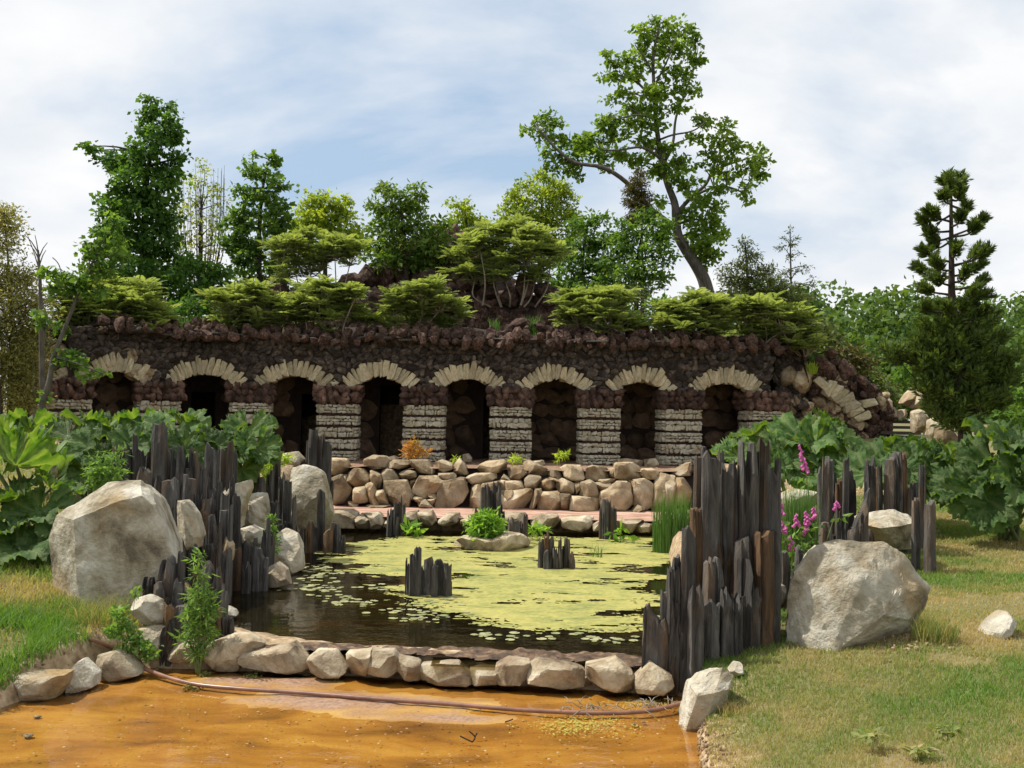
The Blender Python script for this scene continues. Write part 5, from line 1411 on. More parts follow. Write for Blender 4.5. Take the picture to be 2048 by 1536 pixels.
tree('oak_tree', 'towering crooked oak with spreading crown and bare leaning trunk', 'tree', 36,
 [(1322,45,34,10),(1285,60,14,12),(1365,55,30,14),(1395,80,12,14),(1310,75,30,14),(1275,85,14,14),(1345,95,34,14),(1300,110,34,16),(1380,115,22,14),(1400,125,10,10),(1222,108,9,9),(1228,125,14,10),(1255,120,20,14),(1210,150,16,7),(1240,155,22,10),(1285,145,26,14),(1335,140,26,14),(1375,150,22,12),
  (1240,185,16,10),(1290,185,34,16),(1345,180,24,14),(1380,180,16,12),(1225,205,14,8),(1262,215,26,14),(1315,215,26,14),(1360,215,18,14),(1215,235,16,10),(1250,245,26,14),(1300,250,30,14),
  (1070,245,14,9),(1062,262,14,8),(1100,238,18,9),(1120,250,14,9),(1090,270,24,12),(1125,285,26,12),(1155,290,24,14),(1105,310,24,11),(1150,320,34,11),(1185,280,26,16),(1205,255,22,16),(1190,305,30,14),(1230,275,26,16),(1135,345,16,9),(1160,350,12,7),(1215,335,24,8),(1240,305,24,12),(1110,335,16,9),
  (1290,290,30,14),(1330,300,22,16),(1270,325,24,11),(1305,345,22,12),(1345,335,24,16),(1365,325,14,14),(1360,355,22,14),
  (1388,240,12,8),(1412,245,22,11),(1448,255,20,12),(1400,275,18,10),(1440,285,26,12),(1420,305,18,8),(1470,275,10,10),(1480,300,24,11),(1520,305,18,10),(1455,320,28,10),(1500,330,28,12),(1528,325,9,9),(1405,330,10,8),(1425,345,14,8),(1470,350,28,11),(1510,352,22,12),(1495,375,16,9),(1455,378,18,8),(1490,400,12,8),(1430,375,16,9),
  (1385,375,22,14),(1400,400,34,16),(1430,415,20,12),(1385,430,22,16),(1420,440,26,18),(1395,460,30,18),(1430,475,26,18),(1400,490,34,18),(1425,505,22,16),(1405,522,24,14),(1330,405,14,8),(1325,455,10,8)],
 M_oak, [(1418,600),(1408,560),(1392,530),(1372,500),(1356,470),(1352,435),(1349,405),(1334,365),(1322,315),(1313,250),(1308,180),(1307,110),(1318,55)], 30, 4, .145, .19, .72, .24, bark=M_bark, seed=13, limbs=oak_limbs, hollow=.25, dz=.9, twigs=3)
tree('cypress_tree', 'olive feathery cypress right of the oak trunk', 'tree', 32,
 [(1490,490,10,14),(1500,515,18,14),(1480,535,18,14),(1510,545,22,16),(1470,565,22,18),(1500,580,34,20),(1455,555,14,18),(1535,545,16,16),(1545,575,30,20),(1460,600,30,22),(1530,605,40,20),(1570,600,26,20),(1600,600,16,14),(1500,620,40,16)],
 M_olive, [(1495,650),(1495,560),(1490,485)], 9, 3, .42, .14, .28, .22, seed=14, hollow=.2)
tree('spruce_tree', 'thin sparse spruce top right of the olive cypress', 'tree', 32.6,
 [(1580,462,4,8),(1572,478,10,4),(1592,476,8,4),(1568,495,16,4),(1595,490,14,4),(1575,512,14,5),(1600,505,6,4),(1598,540,16,6),(1610,532,10,5),(1570,545,14,8),(1560,560,14,8),(1615,570,12,5),(1625,562,10,4),(1605,585,18,7),(1628,590,10,5),(1590,610,22,9),(1580,575,14,12)],
 M_olive, [(1583,660),(1582,560),(1580,458)], 6, 2, .32, .11, .28, .12, seed=15, hollow=.1)
tree('leafy_bush', 'dark green bushes filling the foot of the conical trees behind the roof', 'bush', 30.5,
 [(345,625,30,22),(385,620,30,22),(425,625,30,20),(465,615,26,22),(365,650,40,16),(440,648,40,16),(310,640,26,18)], M_liq, [(390,680),(390,630)], 8, 4, .16, .17, .6, .24, seed=21, hollow=.2)
tree('leafy_bush', 'green bushes behind the roof sumac between sixth and eighth arch', 'bush', 30.5,
 [(1150,600,26,20),(1190,615,30,22),(1235,620,26,22),(1310,620,26,22),(1345,610,22,20),(1330,645,36,14),(1200,648,40,14),(1265,648,30,14),(1400,640,30,14),(1445,625,24,22)], M_green, [(1250,690),(1250,630)], 8, 4, .15, .16, .6, .24, seed=22, hollow=.2)
# ------------------------------------------------------------------ left side
def many_stems(mb, rs):
    for _ in range(9):
        x = rs.uniform(-30, 85); Y = rs.uniform(19.5, 22.5); b = P(x, 850, Y); b.z = gh(b.x, b.y) - .1
        t = P(x + rs.uniform(-25, 25), rs.uniform(600, 690), Y); m = b.lerp(t, .5) + Vector((rs.uniform(-.2, .2), 0, 0))
        mb.tube(smooth_path([b, m, t], 4), np.linspace(.05, .015, 9), 5, False)
tree('feathery_tree', 'brownish olive feathery tree with many thin stems at the left end of the arcade', 'tree', 21,
 [(8,425,22,14),(20,455,28,14),(-20,440,40,30),(5,490,30,18),(20,545,34,22),(45,565,28,22),(0,570,40,26),(60,600,32,26),(25,610,40,28),(75,635,22,30),(40,650,42,30),(5,660,40,30),(65,690,32,30),(30,710,46,30),(70,735,24,28),(40,760,44,26),(10,740,40,30),(55,790,34,20),(20,800,40,22),(-50,600,50,60),(-60,700,50,60),(-40,520,40,40)],
 M_willow, [(20,850),(25,740),(22,600),(10,450)], 10, 3, .34, .085, .4, .26, bark=M_barkdark, seed=16, extra=many_stems, hollow=.1)
def dead_stem(mb, rs):
    Y = 20; pts = [P(x, y, Y) for x, y in ((86,850),(84,740),(82,640),(80,560),(76,500))]
    mb.tube(smooth_path(pts, 3), np.linspace(.07, .02, 13), 6, False)
    for x0, y0, x1, y1 in ((78,520,60,490),(78,515,95,485),(80,545,55,470),(79,530,92,500),(76,505,50,470),(77,510,70,470)):
        mb.tube([P(x0, y0, Y), P((x0+x1)/2, (y0+y1)/2-4, Y), P(x1, y1, Y)], [.015, .01, .006], 4, False)
tree('sapling', 'leaning slender sapling with fresh green sprays before the first arch', 'tree', 18.5,
 [(140,718,22,8),(155,728,18,7),(180,745,18,5),(205,748,12,5),(135,700,14,8),(95,540,14,8),(110,548,18,9),(125,560,18,12),(105,575,16,10),(140,580,14,10),(160,570,16,10),(80,630,9,12),(85,650,8,8),(200,465,16,12),(230,440,16,12),(225,480,22,12),(190,500,20,14),(180,530,20,14),(210,540,24,16),(240,510,18,14),(175,560,20,14),(190,590,24,14),(90,790,6,10),(120,655,14,10)],
 M_green, [(78,852),(84,810),(98,765),(106,720),(118,685),(130,655),(150,605),(165,565),(185,525),(205,490),(228,450)], 15, 3, .13, .11, .8, .16, bark=M_bark, seed=17, limbs=[([(118,685,0),(100,680,0),(92,676,.1)], 4, 2), ([(108,715,0),(150,725,-.3),(205,748,-.4)], 3, 1), ([(150,605,0),(130,570,.2),(118,530,.2),(105,515,.2)], 3, 1)], extra=dead_stem, hollow=.1)

# ------------------------------------------------------------------ tall fir on the right
def fir():
    Y = 21.5; rs = np.random.RandomState(30); Z = (1500, 300, 2.56)
    q = lambda x, y, o=0: P(Z[0]+x/Z[2], Z[1]+y/Z[2], Y+o)
    path = smooth_path([q(1100, 1500), q(1095, 1200), q(1060, 950), q(1035, 780), q(1032, 600), q(1030, 350), q(1028, 120)], 5)
    b0 = path[0]; zb = gh(b0.x, Y); path = [Vector((b0.x, Y, zb-.1))] + path
    root = thing('fir_tree', (b0.x, Y, zb), 'tall open fir with tufted upturned branches beside the garden steps', 'tree')
    mb = MB(); mb.tube(path, np.linspace(.16, .02, len(path)), 8)
    br = [(1030,200,985,150),(1030,190,1070,165),(1030,240,1100,210),(1030,260,965,235),(1030,300,1115,290),(1030,320,945,320),(1030,370,905,305),(1030,380,1100,330),(1030,430,865,355),(1030,440,900,420),(1030,440,1215,335),(1035,430,1160,390),(1032,470,940,480),(1034,530,1060,490),
     (1034,560,870,495),(1034,580,1190,490),(1034,575,1240,520),(1034,610,930,560),(1034,670,845,585),(1034,680,950,650),(1036,650,1190,590),(1036,690,1110,600),(1036,700,1220,655),(1036,735,890,710),(1038,760,1230,740),(1040,790,1150,720),(1040,840,870,800),(1042,830,970,770),(1045,850,1160,790),(1050,880,1215,815),(1050,890,1260,860),(1050,900,960,830),(1050,880,1090,790),(1050,860,1000,800)]
    C = []; D = []; N = []; A = []
    def tuft_line(pts, r, n, lead=.0):
        for i in range(n):
            f = rs.uniform(lead, 1); k = min(int(f*(len(pts)-1)), len(pts)-2); g = f*(len(pts)-1)-k
            p = pts[k].lerp(pts[k+1], g); ax = (pts[k+1]-pts[k]).normalized()
            rd = Vector(rs.normal(size=3)); rd = (rd - ax*rd.dot(ax)).normalized()
            d = (ax*.75 + rd + Vector((0, 0, .3))).normalized()
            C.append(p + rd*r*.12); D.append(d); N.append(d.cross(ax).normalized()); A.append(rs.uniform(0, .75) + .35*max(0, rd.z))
    for x0, y0, x1, y1 in br:
        o = rs.uniform(-.8, .8)
        y0 += rs.uniform(-18, 18); x1 += rs.uniform(-15, 15)
        a = q(x0, y0); m = q(x0*.4+x1*.6, (y0*.4+y1*.6)+rs.uniform(5, 35), o*.7); e = q(x1, y1 + rs.uniform(-15, 10), o)
        pts = smooth_path([a, m, e], 4); mb.tube(pts, np.linspace(.03, .012, len(pts)), 5, False)
        tuft_line(pts, .2, 260, rs.uniform(.3, .65))
        for t in range(3):
            f = rs.uniform(.6, .92); k = int(f*(len(pts)-1)); s = pts[k]
            e2 = s + (pts[-1]-pts[0])*rs.uniform(.06, .16) + Vector((rs.uniform(-.1, .1), rs.uniform(-.25, .25), rs.uniform(.03, .16)))
            tuft_line([s, s.lerp(e2, .5), e2], .2, 80)
            mb.tube([s, e2], [.012, .006], 4, False)
    for _ in range(6):
        e = q(1028 + rs.uniform(-25, 25), 105 + rs.uniform(0, 70), rs.uniform(-.3, .3)); s = q(1030, 190 + rs.uniform(0, 60))
        tuft_line([s, s.lerp(e, .6), e], .2, 150)
    blobs = [(1880,660,38,18),(1945,655,40,20),(1915,690,60,22),(1975,690,34,22),(1860,700,30,18),(1820,715,18,12),(1900,730,64,24),(1970,730,46,26),(1850,745,36,18),(1930,765,66,26),(2000,765,36,26),(1880,790,50,24),(1950,805,60,26),(1900,830,44,22),(1985,810,40,26),(1920,855,40,18),(1785,705,14,12),(1800,725,16,10),(2020,740,18,18)]
    for x, y, rx, ry in blobs:
        k = Y/F; n = int(rx*ry*.035) + 4
        for _ in range(n):
            u = rs.normal(size=3); u /= np.linalg.norm(u); rr = rs.uniform(.3, 1)
            s = P(x + u[0]*rx*rr, y + u[2]*ry*rr, Y + u[1]*rx*k*rr)
            e2 = s + Vector((u[0]*.22 + rs.uniform(-.1, .1), u[1]*.22, rs.uniform(.08, .3)))
            tuft_line([s, s.lerp(e2, .5), e2], .2, 46)
            if rs.rand() < .25: mb.tube([path[rs.randint(2, 12)], s, e2], [.02, .012, .006], 4, False)
    C = np.array([c[:] for c in C]); D = np.array([c[:] for c in D]); N = np.array([c[:] for c in N]); A = np.clip(np.array(A), 0, 1)
    L = .135*rs.uniform(.7, 1.3, len(C)); V, Fq = kites(C, D, unit(N), L, L*.24)
    hold(obj('trunk', mb.mesh('trunk'), M_barkdark), root)
    hold(obj('crown', mesh_np('crown', V, Fq, np.repeat(A, 4)), M_conif), root)
fir()
tree('juniper_bush', 'brownish green juniper bush above the ruined half arch', 'bush', 27.5,
 [(1690,705,20,12),(1712,712,22,16),(1700,730,30,14),(1730,735,18,14)], M_browncon, [(1705,770),(1703,715)], 6, 3, .2, .14, .35, .2, seed=18, hollow=.1)
tree('leafy_bush', 'rounded green bush between the half arch and the steps', 'bush', 29,
 [(1740,770,34,20),(1765,795,30,20),(1720,750,24,14),(1790,790,22,22),(1775,815,26,16),(1650,690,30,22),(1630,660,30,30)], M_olive, [(1755,840),(1750,770)], 8, 4, .13, .16, .5, .24, seed=19)
tree('leafy_bush', 'green shrubs behind the garden steps', 'bush', 32,
 [(1820,740,30,20),(1850,760,30,26),(1800,770,24,22),(1870,800,26,24),(2010,830,34,26),(2035,800,26,30),(2040,850,30,24)], M_green, [(1830,850),(1830,760)], 8, 4, .13, .18, .6, .26, seed=20)

# ------------------------------------------------------------------ far wood (one mass)
def forest():
    rs = np.random.RandomState(50); C = []; R = []
    for k in range(150):
        y = rs.uniform(95, 190); x = rs.uniform(y*.22, y*.80)
        top = 11.5 + y*.052 + rs.uniform(-1.5, 1.5); r = rs.uniform(3.2, 5.5)
        C.append((x, y, top - r)); R.append(r)
        C.append((x+rs.uniform(-2, 2), y-1, top - 2.1*r)); R.append(r*1.05)
        C.append((x+rs.uniform(-2, 2), y-2, top - 3.0*r)); R.append(r*1.0)
    bl = [((x, y, z), (r, r, r*.85), 1.0) for (x, y, z), r in zip(C, R)]
    V, Fq, A, _ = blob_leaves(rs, bl, 460, .62, .8, 1.15, .8, .2, 26, .75)
    o = obj('far_wood', mesh_np('far_wood', V, Fq, A), M_forest)
    tag(o, 'distant dense green wood on the horizon right of the arcade', 'wood', kind='stuff')
forest()

# ------------------------------------------------------------------ sumacs on the arcade roof
RZ = Z_TOP + .1
def sumac(name, label, px, Y, base_px, seed, n_ros=34, frond=.43, mat=M_sumac, zb=None):
    rs = np.random.RandomState(seed); k = Y/F
    b = P(*base_px, Y); 
    if zb is not None: b.z = zb
    root = thing(name, b, label, 'shrub', None)
    mb = MB(); C = []; D = []; N = []; L = []; A = []
    tot = sum(q[2]*q[3] for q in px)
    if zb == RZ: px = [(x, y+12, rx*1.08, ry*1.2) for x, y, rx, ry in px]
    for x, y, rx, ry in px:
        c = P(x, y, Y + rs.uniform(-.5, .3)); rX, rZ = rx*k*1.1, ry*k*1.6
        b_ = Vector((b.x*.35 + c.x*.65 + rs.uniform(-.2, .2), c.y + rs.uniform(-.1, .3), b.z - .1))
        m1 = b_.lerp(c, .45) + Vector((rs.uniform(-.3, .3), rs.uniform(-.3, .3), -.1))
        mb.tube(smooth_path([b_, m1, c + Vector((0, 0, -rZ*.3))], 4), np.linspace(.03, .014, 9), 5, False)
        for _ in range(max(6, int(1.9*n_ros*rx*ry/tot))):
            u = rs.normal(size=3); u /= np.linalg.norm(u); u[2] = u[2] if rs.rand() < .45 else abs(u[2]); rr = rs.uniform(.25, 1.22)
            p = c + Vector((u[0]*rX*rr, u[1]*rX*.9*rr, u[2]*rZ*rr))
            mm = c.lerp(p, .5) + Vector((0, 0, -.12))
            mb.tube([c + Vector((0, 0, -rZ*.3)), mm, p], [.016, .013, .009], 4, False)
            nf = rs.randint(7, 11); a0 = rs.uniform(0, 6.28); tone = rs.uniform(.15, .75)
            for f in range(nf):
                az = a0 + f*2*pi/nf + rs.uniform(-.25, .25); el = rs.uniform(.25, 1.3)
                h = np.array([cos(az), sin(az), 0.]); fl = frond*rs.uniform(.7, 1.15)
                side = np.array([-sin(az), cos(az), 0.])
                for j in range(9):
                    t = (j+1.2)/9.5
                    pos = np.array(p) + h*fl*t*cos(el*.6) + np.array([0, 0, fl*(sin(el)*t - .38*t*t)])
                    dv = h*cos(el) + np.array([0, 0, sin(el) - .76*t])
                    ll = fl*.34*(1 - .55*abs(t-.45)/.55)
                    for s in (-1, 1):
                        d = side*s*.9 + dv*.45 + np.array([0, 0, -.12]); d /= np.linalg.norm(d)
                        nn = np.array([0, 0, 1.]) - h*sin(el)*.8 + rs.normal(size=3)*.3; nn = nn - d*(nn@d); nn /= np.linalg.norm(nn)
                        C.append(pos); D.append(d); N.append(nn); L.append(ll); A.append(min(1, max(0, tone + rs.uniform(-.15, .25))))
    C = np.array(C); L = np.array(L)
    V, Fq = kites(C, np.array(D), np.array(N), L*1.1, L*.40, .1)
    hold(obj('stems', mb.mesh('stems'), M_twig), root)
    hold(obj('foliage', mesh_np('foliage', V, Fq, np.repeat(np.array(A), 4)), mat), root)
sumac('sumac_shrub', 'broad bright sumac spilling over the roof above the first arch', [(200,585,40,26),(250,600,50,26),(290,615,40,22),(180,625,45,28),(235,640,50,24),(150,650,30,26),(320,635,30,16),(140,600,26,22)], 24.0, (230,675), 61, 70, .5, zb=RZ)
sumac('sumac_shrub', 'low sumac hanging over the roof edge between second and third arch', [(455,600,30,16),(500,590,36,18),(540,605,30,18),(470,630,34,16),(520,635,40,16),(480,660,24,14),(570,620,20,14)], 24.9, (500,672), 62, 48, zb=RZ)
sumac('sumac_shrub', 'sumac with separate tufts on the roof above the third arch', [(610,600,26,18),(650,590,28,16),(690,615,26,16),(640,625,36,16),(710,580,14,10),(600,635,26,14),(730,635,16,10)], 25.2, (660,668), 63, 44, zb=RZ)
sumac('sumac_shrub', 'wide sumac with bare crooked twigs on the roof between fourth and fifth arch', [(800,590,20,12),(790,620,24,12),(850,580,26,14),(880,600,30,16),(840,625,36,14),(910,625,24,12),(790,650,22,9),(890,645,22,9)], 25.2, (850,668), 64, 46, zb=RZ)
sumac('sumac_shrub', 'greyish green sumac on the mound under the yellow-green tree', [(570,495,32,20),(620,485,36,20),(670,505,36,20),(590,530,36,20),(640,535,36,18),(700,520,26,18),(560,555,26,14)], 28.6, (620,590), 65, 56, zb=5.0)
sumac('sumac_shrub', 'largest spreading sumac crowning the dark lava wall', [(960,490,30,18),(1010,475,40,20),(1060,480,36,20),(930,530,34,20),(985,520,44,22),(1050,520,44,22),(1100,515,24,20),(950,555,30,12),(1010,555,44,14),(1070,555,30,14)], 28.0, (1010,585), 66, 84, .46, zb=5.7)
sumac('sumac_shrub', 'sumac on the roof between the sixth and seventh arch', [(1150,600,26,16),(1195,590,30,16),(1235,605,26,18),(1165,630,34,14),(1225,635,34,14),(1265,645,20,10),(1140,640,16,10)], 25.2, (1200,672), 67, 46, zb=RZ)
sumac('sumac_shrub', 'pale sumac with arching twigs on the roof above the eighth arch', [(1345,620,28,18),(1390,605,30,16),(1430,615,26,16),(1370,645,36,14),(1420,650,30,12),(1330,645,22,12),(1450,640,20,14)], 25.2, (1390,680), 68, 48, zb=RZ)
sumac('sumac_shrub', 'sumac at the right end of the arcade roof', [(1490,630,26,16),(1530,620,28,18),(1565,640,28,18),(1500,660,30,14),(1550,670,30,14),(1600,660,26,22),(1610,690,22,20),(1590,635,18,14)], 25.5, (1545,690), 69, 52, zb=RZ)

# ------------------------------------------------------------------ gunnera
def gunnera_mesh(seed):
    rs = np.random.RandomState(seed); NA, NR = 96, 9
    lobes = 7; span = 2*pi*.93
    th = np.linspace(-span/2, span/2, NA)
    ph = (th + span/2)/span*lobes
    lob = np.abs(np.sin(ph*pi))                       # 0 between lobes, 1 at lobe tips
    tooth = np.abs(((ph*5) % 1) - .5)*2
    R = .80 + .17*lob**.7 + .07*tooth*rs.uniform(.4, 1.2, NA) + .03*rs.normal(size=NA)
    R *= 1 - .12*np.abs(th/pi)**2
    V = [(0, 0, 0)]; A = [1.]
    for j in range(1, NR+1):
        f = j/NR
        for i in range(NA):
            r = R[i]*f
            vein = lob[i]**6
            z = .42*r**1.5 + .07*f*(1-lob[i]) - .07*f*vein + .035*f*sin(ph[i]*5*2*pi)*f + .02*f*f*sin(ph[i]*11*pi + j) + .014*rs.normal()*f
            if f > .7: z += -.20*(f-.7)*3.3*(.5+.5*lob[i])*rs.uniform(.2, 1.3)
            V.append((r*cos(th[i]), r*sin(th[i]), z)); A.append(min(1, vein*(1.1-.6*f)))
    Fq = []
    for i in range(NA-1): Fq.append((0, 1+i, 2+i, 2+i))
    tri = [(0, 1+i, 2+i) for i in range(NA-1)]
    quad = []
    for j in range(NR-1):
        for i in range(NA-1):
            a = 1+j*NA+i; quad.append((a, a+NA, a+NA+1, a+1))
    me = bpy.data.meshes.new('gunnera_leaf'); me.from_pydata(V, [], tri + quad)
    me.polygons.foreach_set('use_smooth', [True]*len(me.polygons)); me.update()
    at = me.attributes.new('v', 'FLOAT', 'POINT'); at.data.foreach_set('value', np.array(A, np.float32))
    me.materials.append(M_gun)
    return me
gun = [gunnera_mesh(80+i) for i in range(6)]
rngG = random.Random(14)
def gunnera(label, base, leaves, group='giant-leaved gunnera plants'):
    """leaves: (px, py, width px, Y, tilt deg, yaw deg) yaw: direction the funnel leans to, 0 = +X, 90 = away, -90 = to the camera"""
    b = P(*base); b.z = gh(b.x, b.y)
    root = thing('gunnera_plant', b, label, 'gunnera plant')
    for (x, y, w, Y, tilt, yaw, *zz_) in leaves:
        c = P(x, y, Y); r = w*Y/F*.52
        rot = Matrix.Rotation(radians(yaw), 3, 'Z') @ Matrix.Rotation(radians(tilt), 3, 'Y')
        ax = rot @ Vector((0, 0, 1))
        o = c - ax*r*.22
        lf = obj('leaf', gun[rngG.randrange(6)], None, root, loc=o - b, rot=rot.to_euler(), scale=(r, r, r*(zz_[0] if zz_ else rngG.uniform(.9, 1.5))))
        s = Vector((b.x + rngG.uniform(-.15, .15), b.y + rngG.uniform(-.15, .15), b.z - .05))
        m = s.lerp(o, .55) + Vector((0, 0, .12*(o-s).length))
        me = MB().tube(smooth_path([s, m, o], 5), np.linspace(.035, .018, 11), 6).mesh('leaf_stalk')
        obj('leaf_stalk', me, M_stalk, root, loc=-b)
    return root
gunnera('leftmost giant gunnera with one glowing upright leaf beside the huge boulder', (50,1090,13.2),
 [(40,915,165,12.6,38,80,2.3),(-35,900,160,12.8,40,120,2.0),(75,1010,150,12.4,30,-100),(20,985,140,12.5,25,-140),(125,1040,120,12.3,40,-60),(40,1075,190,12.0,28,-90),(-20,1060,160,12.2,30,-120),(100,1085,130,12.1,45,-70),(20,1130,150,11.8,40,-90),(110,965,110,13.4,30,20)])
gunnera('wide low gunnera behind the leftmost giant gunnera below the first arch', (190,960,15.6),
 [(130,860,120,15.8,30,-110),(185,850,130,16.0,25,60),(235,855,130,15.8,30,-60),(200,885,140,15.2,40,-90),(150,895,110,15.2,45,-120),(270,880,110,15.2,35,-50),(60,845,120,16.2,30,120),(10,855,110,16,30,150),(230,915,100,15,50,-70),(180,930,100,15,50,-100)])
gunnera('gunnera with a tall ruffled leaf below the second arch', (350,980,15.6),
 [(345,850,150,15.8,28,-95),(385,845,110,16.2,30,40),(300,860,110,15.8,35,-140),(270,840,100,16.3,25,140),(395,890,120,15.3,50,-60),(350,905,120,15.1,60,-90),(420,910,100,15.3,45,-40),(310,905,90,15.2,45,-120),(440,880,80,15.6,35,-20)])
gunnera('gunnera with a flaring top leaf below the third arch', (490,985,16.0),
 [(497,855,115,16.2,35,-80),(455,865,90,16.2,30,-150),(515,890,100,15.8,50,-60),(470,895,100,15.7,55,-110),(530,905,70,15.8,40,-30),(480,935,90,15.6,60,-90),(445,900,70,15.8,40,-160)])
gunnera('gunnera spreading behind the tall slate column below the eighth arch', (1590,1000,17.6),
 [(1555,870,130,17.6,35,-130),(1610,862,150,17.4,32,-90),(1655,835,70,17.9,30,0),(1690,870,110,17.4,45,-40),(1640,885,120,17.2,55,-70),(1500,860,90,17.9,25,170),(1460,890,80,17.6,30,-160),(1475,905,80,17.2,40,-120),(1560,910,110,17.0,45,-100),(1600,935,110,16.8,45,-80),(1535,935,100,16.9,45,-120),(1660,925,110,16.9,45,-60),(1625,965,100,16.6,50,-90)])
gunnera('gunnera with broad umbrella leaves behind the slate posts', (1800,1010,16.4),
 [(1770,915,150,16.4,30,-120),(1835,903,120,16.6,30,-90),(1800,893,110,16.9,25,80),(1880,918,120,16.3,40,-30),(1730,935,120,16.0,40,-130),(1840,925,120,15.9,55,-80),(1790,945,120,15.8,50,-100),(1880,945,100,15.9,50,-50),(1900,905,90,16.6,35,0),(1860,975,90,15.7,50,-70)])
gunnera('big gunnera on the lawn edge with a drooping leaf over the grass', (2015,1045,15.2),
 [(2010,870,170,15.3,25,-60),(1960,880,120,15.8,25,160),(2050,900,170,14.8,40,-60),(1990,920,150,14.9,45,-110),(1925,965,130,14.9,35,-140),(1965,985,150,14.6,70,-115),(2050,960,150,14.4,55,-80),(1985,1005,120,14.5,75,-100),(2085,1000,160,14.6,40,-40),(1940,930,110,15.3,30,170),(2110,900,160,15.4,30,0)])

# ------------------------------------------------------------------ grass, reeds, weeds
def blades(rs, x, y, z, h, w, tone, lean=.5):
    n = len(x); az = rs.uniform(0, 2*pi, n); ld = rs.uniform(.1, 1, n)*lean
    c = np.stack([x, y, z], 1); a2 = rs.uniform(0, 2*pi, n)
    s = np.stack([np.cos(a2), np.sin(a2), np.zeros(n)], 1)*w[:, None]*.5
    l = np.stack([np.cos(az), np.sin(az), np.zeros(n)], 1)*(ld*h)[:, None]
    up = np.array([0, 0, 1.])
    V = np.stack([c - s, c + s, c + l*.35 + up*(h*.6)[:, None] + s*.7, c + l + up*(h*.95)[:, None], c + l*.35 + up*(h*.6)[:, None] - s*.7], 1).reshape(-1, 3)
    b = np.arange(n)[:, None]*5
    Fq = np.concatenate([b + np.array([[0, 1, 2, 4]]), b + np.array([[4, 2, 3, 3]])], 0)
    quads = b + np.array([[0, 1, 2, 4]]); tris = b + np.array([[4, 2, 3]])
    return V, quads, tris, np.repeat(tone, 5)
def blade_mesh(name, V, quads, tris, A):
    # blade = lower quad split into two triangles plus tip
    T = np.concatenate([quads[:, [0, 1, 2]], quads[:, [0, 2, 3]], tris], 0)
    return mesh_np(name, V, T, A)
def turf(name, poly, dens, hmin, hmax, seed, label, w=.007, dry=-.12, maxn=260000):
    rs = np.random.RandomState(seed)
    xs_ = [p[0] for p in poly]; ys_ = [p[1] for p in poly]
    area = (max(xs_)-min(xs_))*(max(ys_)-min(ys_)); n = int(min(area*dens, 900000))
    x = rs.uniform(min(xs_), max(xs_), n); y = rs.uniform(min(ys_), max(ys_), n)
    keep = (poly_sd(x, y, poly) < 0) & (poly_sd(x, y, PL) > .05) & (poly_sd(x, y, PU) > .12)
    D = np.hypot(x, y)
    keep &= rs.uniform(0, 1, n) < np.clip((8.0/D)**1.6, .12, 1)
    patch = fbm(p2(x, y), .75, 4, 70)
    bare = fbm(p2(x, y), 1.5, 3, 71)
    keep &= ~((bare > .30) & (rs.uniform(0, 1, n) < .55))
    patch = patch - np.clip((bare - .22)*4, 0, .8)
    x, y, patch, D = x[keep][:maxn], y[keep][:maxn], patch[keep][:maxn], D[keep][:maxn]
    z = ground_h(x, y) - .004
    tone = np.clip(.55 + 1.5*patch - dry + .35*fbm(p2(x, y), 4, 2, 75) + rs.normal(size=len(x))*.22, 0, 1)
    big = np.clip(D/9, .8, 1.9)
    h = rs.uniform(hmin, hmax, len(x))*(.7 + .6*np.clip(patch+.4, 0, 1))
    V, q, t, A = blades(rs, x, y, z, h, w*big, tone, 1.1)
    o = obj(name, blade_mesh(name, V, q, t, A), M_grass)
    return tag(o, label, 'grass', kind='stuff')
turf('lawn_grass', [(1.2,4.5),(7.5,4.5),(12,20),(4.6,20),(3.2,14),(2.6,11.2),(1.7,9.0),(1.3,7.2)], 6500, .025, .07, 1, 'short mown lawn with dry patches on the right bank')
turf('bank_grass', [(-4.12,8.6),(-3.75,9.7),(-3.2,10.1),(-3.2,10.6),(-3.6,11.6),(-6.5,13),(-9,11),(-8,8),(-5.2,7.2),(-4.6,8.3)], 4200, .05, .15, 2, 'longer sunlit grass on the left bank below the boulder', .008, -.32)
turf('far_bank_grass', [(-12,14),(-5.2,14),(-5.5,20),(-12,21)], 700, .08, .2, 3, 'rough grass under the giant leaves on the left', .012)
def tuft(name, label, cat, px, n, hpx, wpx, mat, seed, lean=.35, wid=.008, group=None, z=None, dry=0.):
    """px: (x, base y, Y)"""
    rs = np.random.RandomState(seed); b = P(*px); Y = px[2]; k = Y/F
    if z is None: z = gh(b.x, b.y)
    r = wpx*k*.5; a = rs.uniform(0, 2*pi, n); q = np.sqrt(rs.uniform(0, 1, n))*r
    x = np.cos(a)*q; y = np.sin(a)*q*.8
    h = hpx*k*rs.uniform(.45, 1, n); tone = np.clip(rs.uniform(.1, 1, n) - dry, 0, 1)
    V, qd, t, A = blades(rs, x, y, np.full(n, -.04), h, np.full(n, wid), tone, lean)
    o = obj(name, blade_mesh(name, V, qd, t, A), mat, loc=(b.x, Y, z))
    return tag(o, label, cat, group)
tuft('reed_clump', 'tall green reed clump in the water left of the slate column', 'reeds', (1345,1098,17.4), 800, 150, 78, M_reed, 1, .12, .013, z=.17)
tuft('reed_clump', 'reed clump between the slate column and the foxgloves', 'reeds', (1596,1150,12.4), 1000, 225, 70, M_reed, 2, .10, .011)
tuft('grass_tuft', 'grass tuft on the roof rubble above the sixth arch', 'grass tuft', (1065,668,25.1), 110, 48, 40, M_reed, 3, .5, .018, z=RZ+.2)
tuft('grass_tuft', 'small grey grass tuft on the roof rubble beside the sixth arch', 'grass tuft', (990,660,25.1), 60, 30, 22, M_reed, 4, .5, .016, z=RZ+.3)
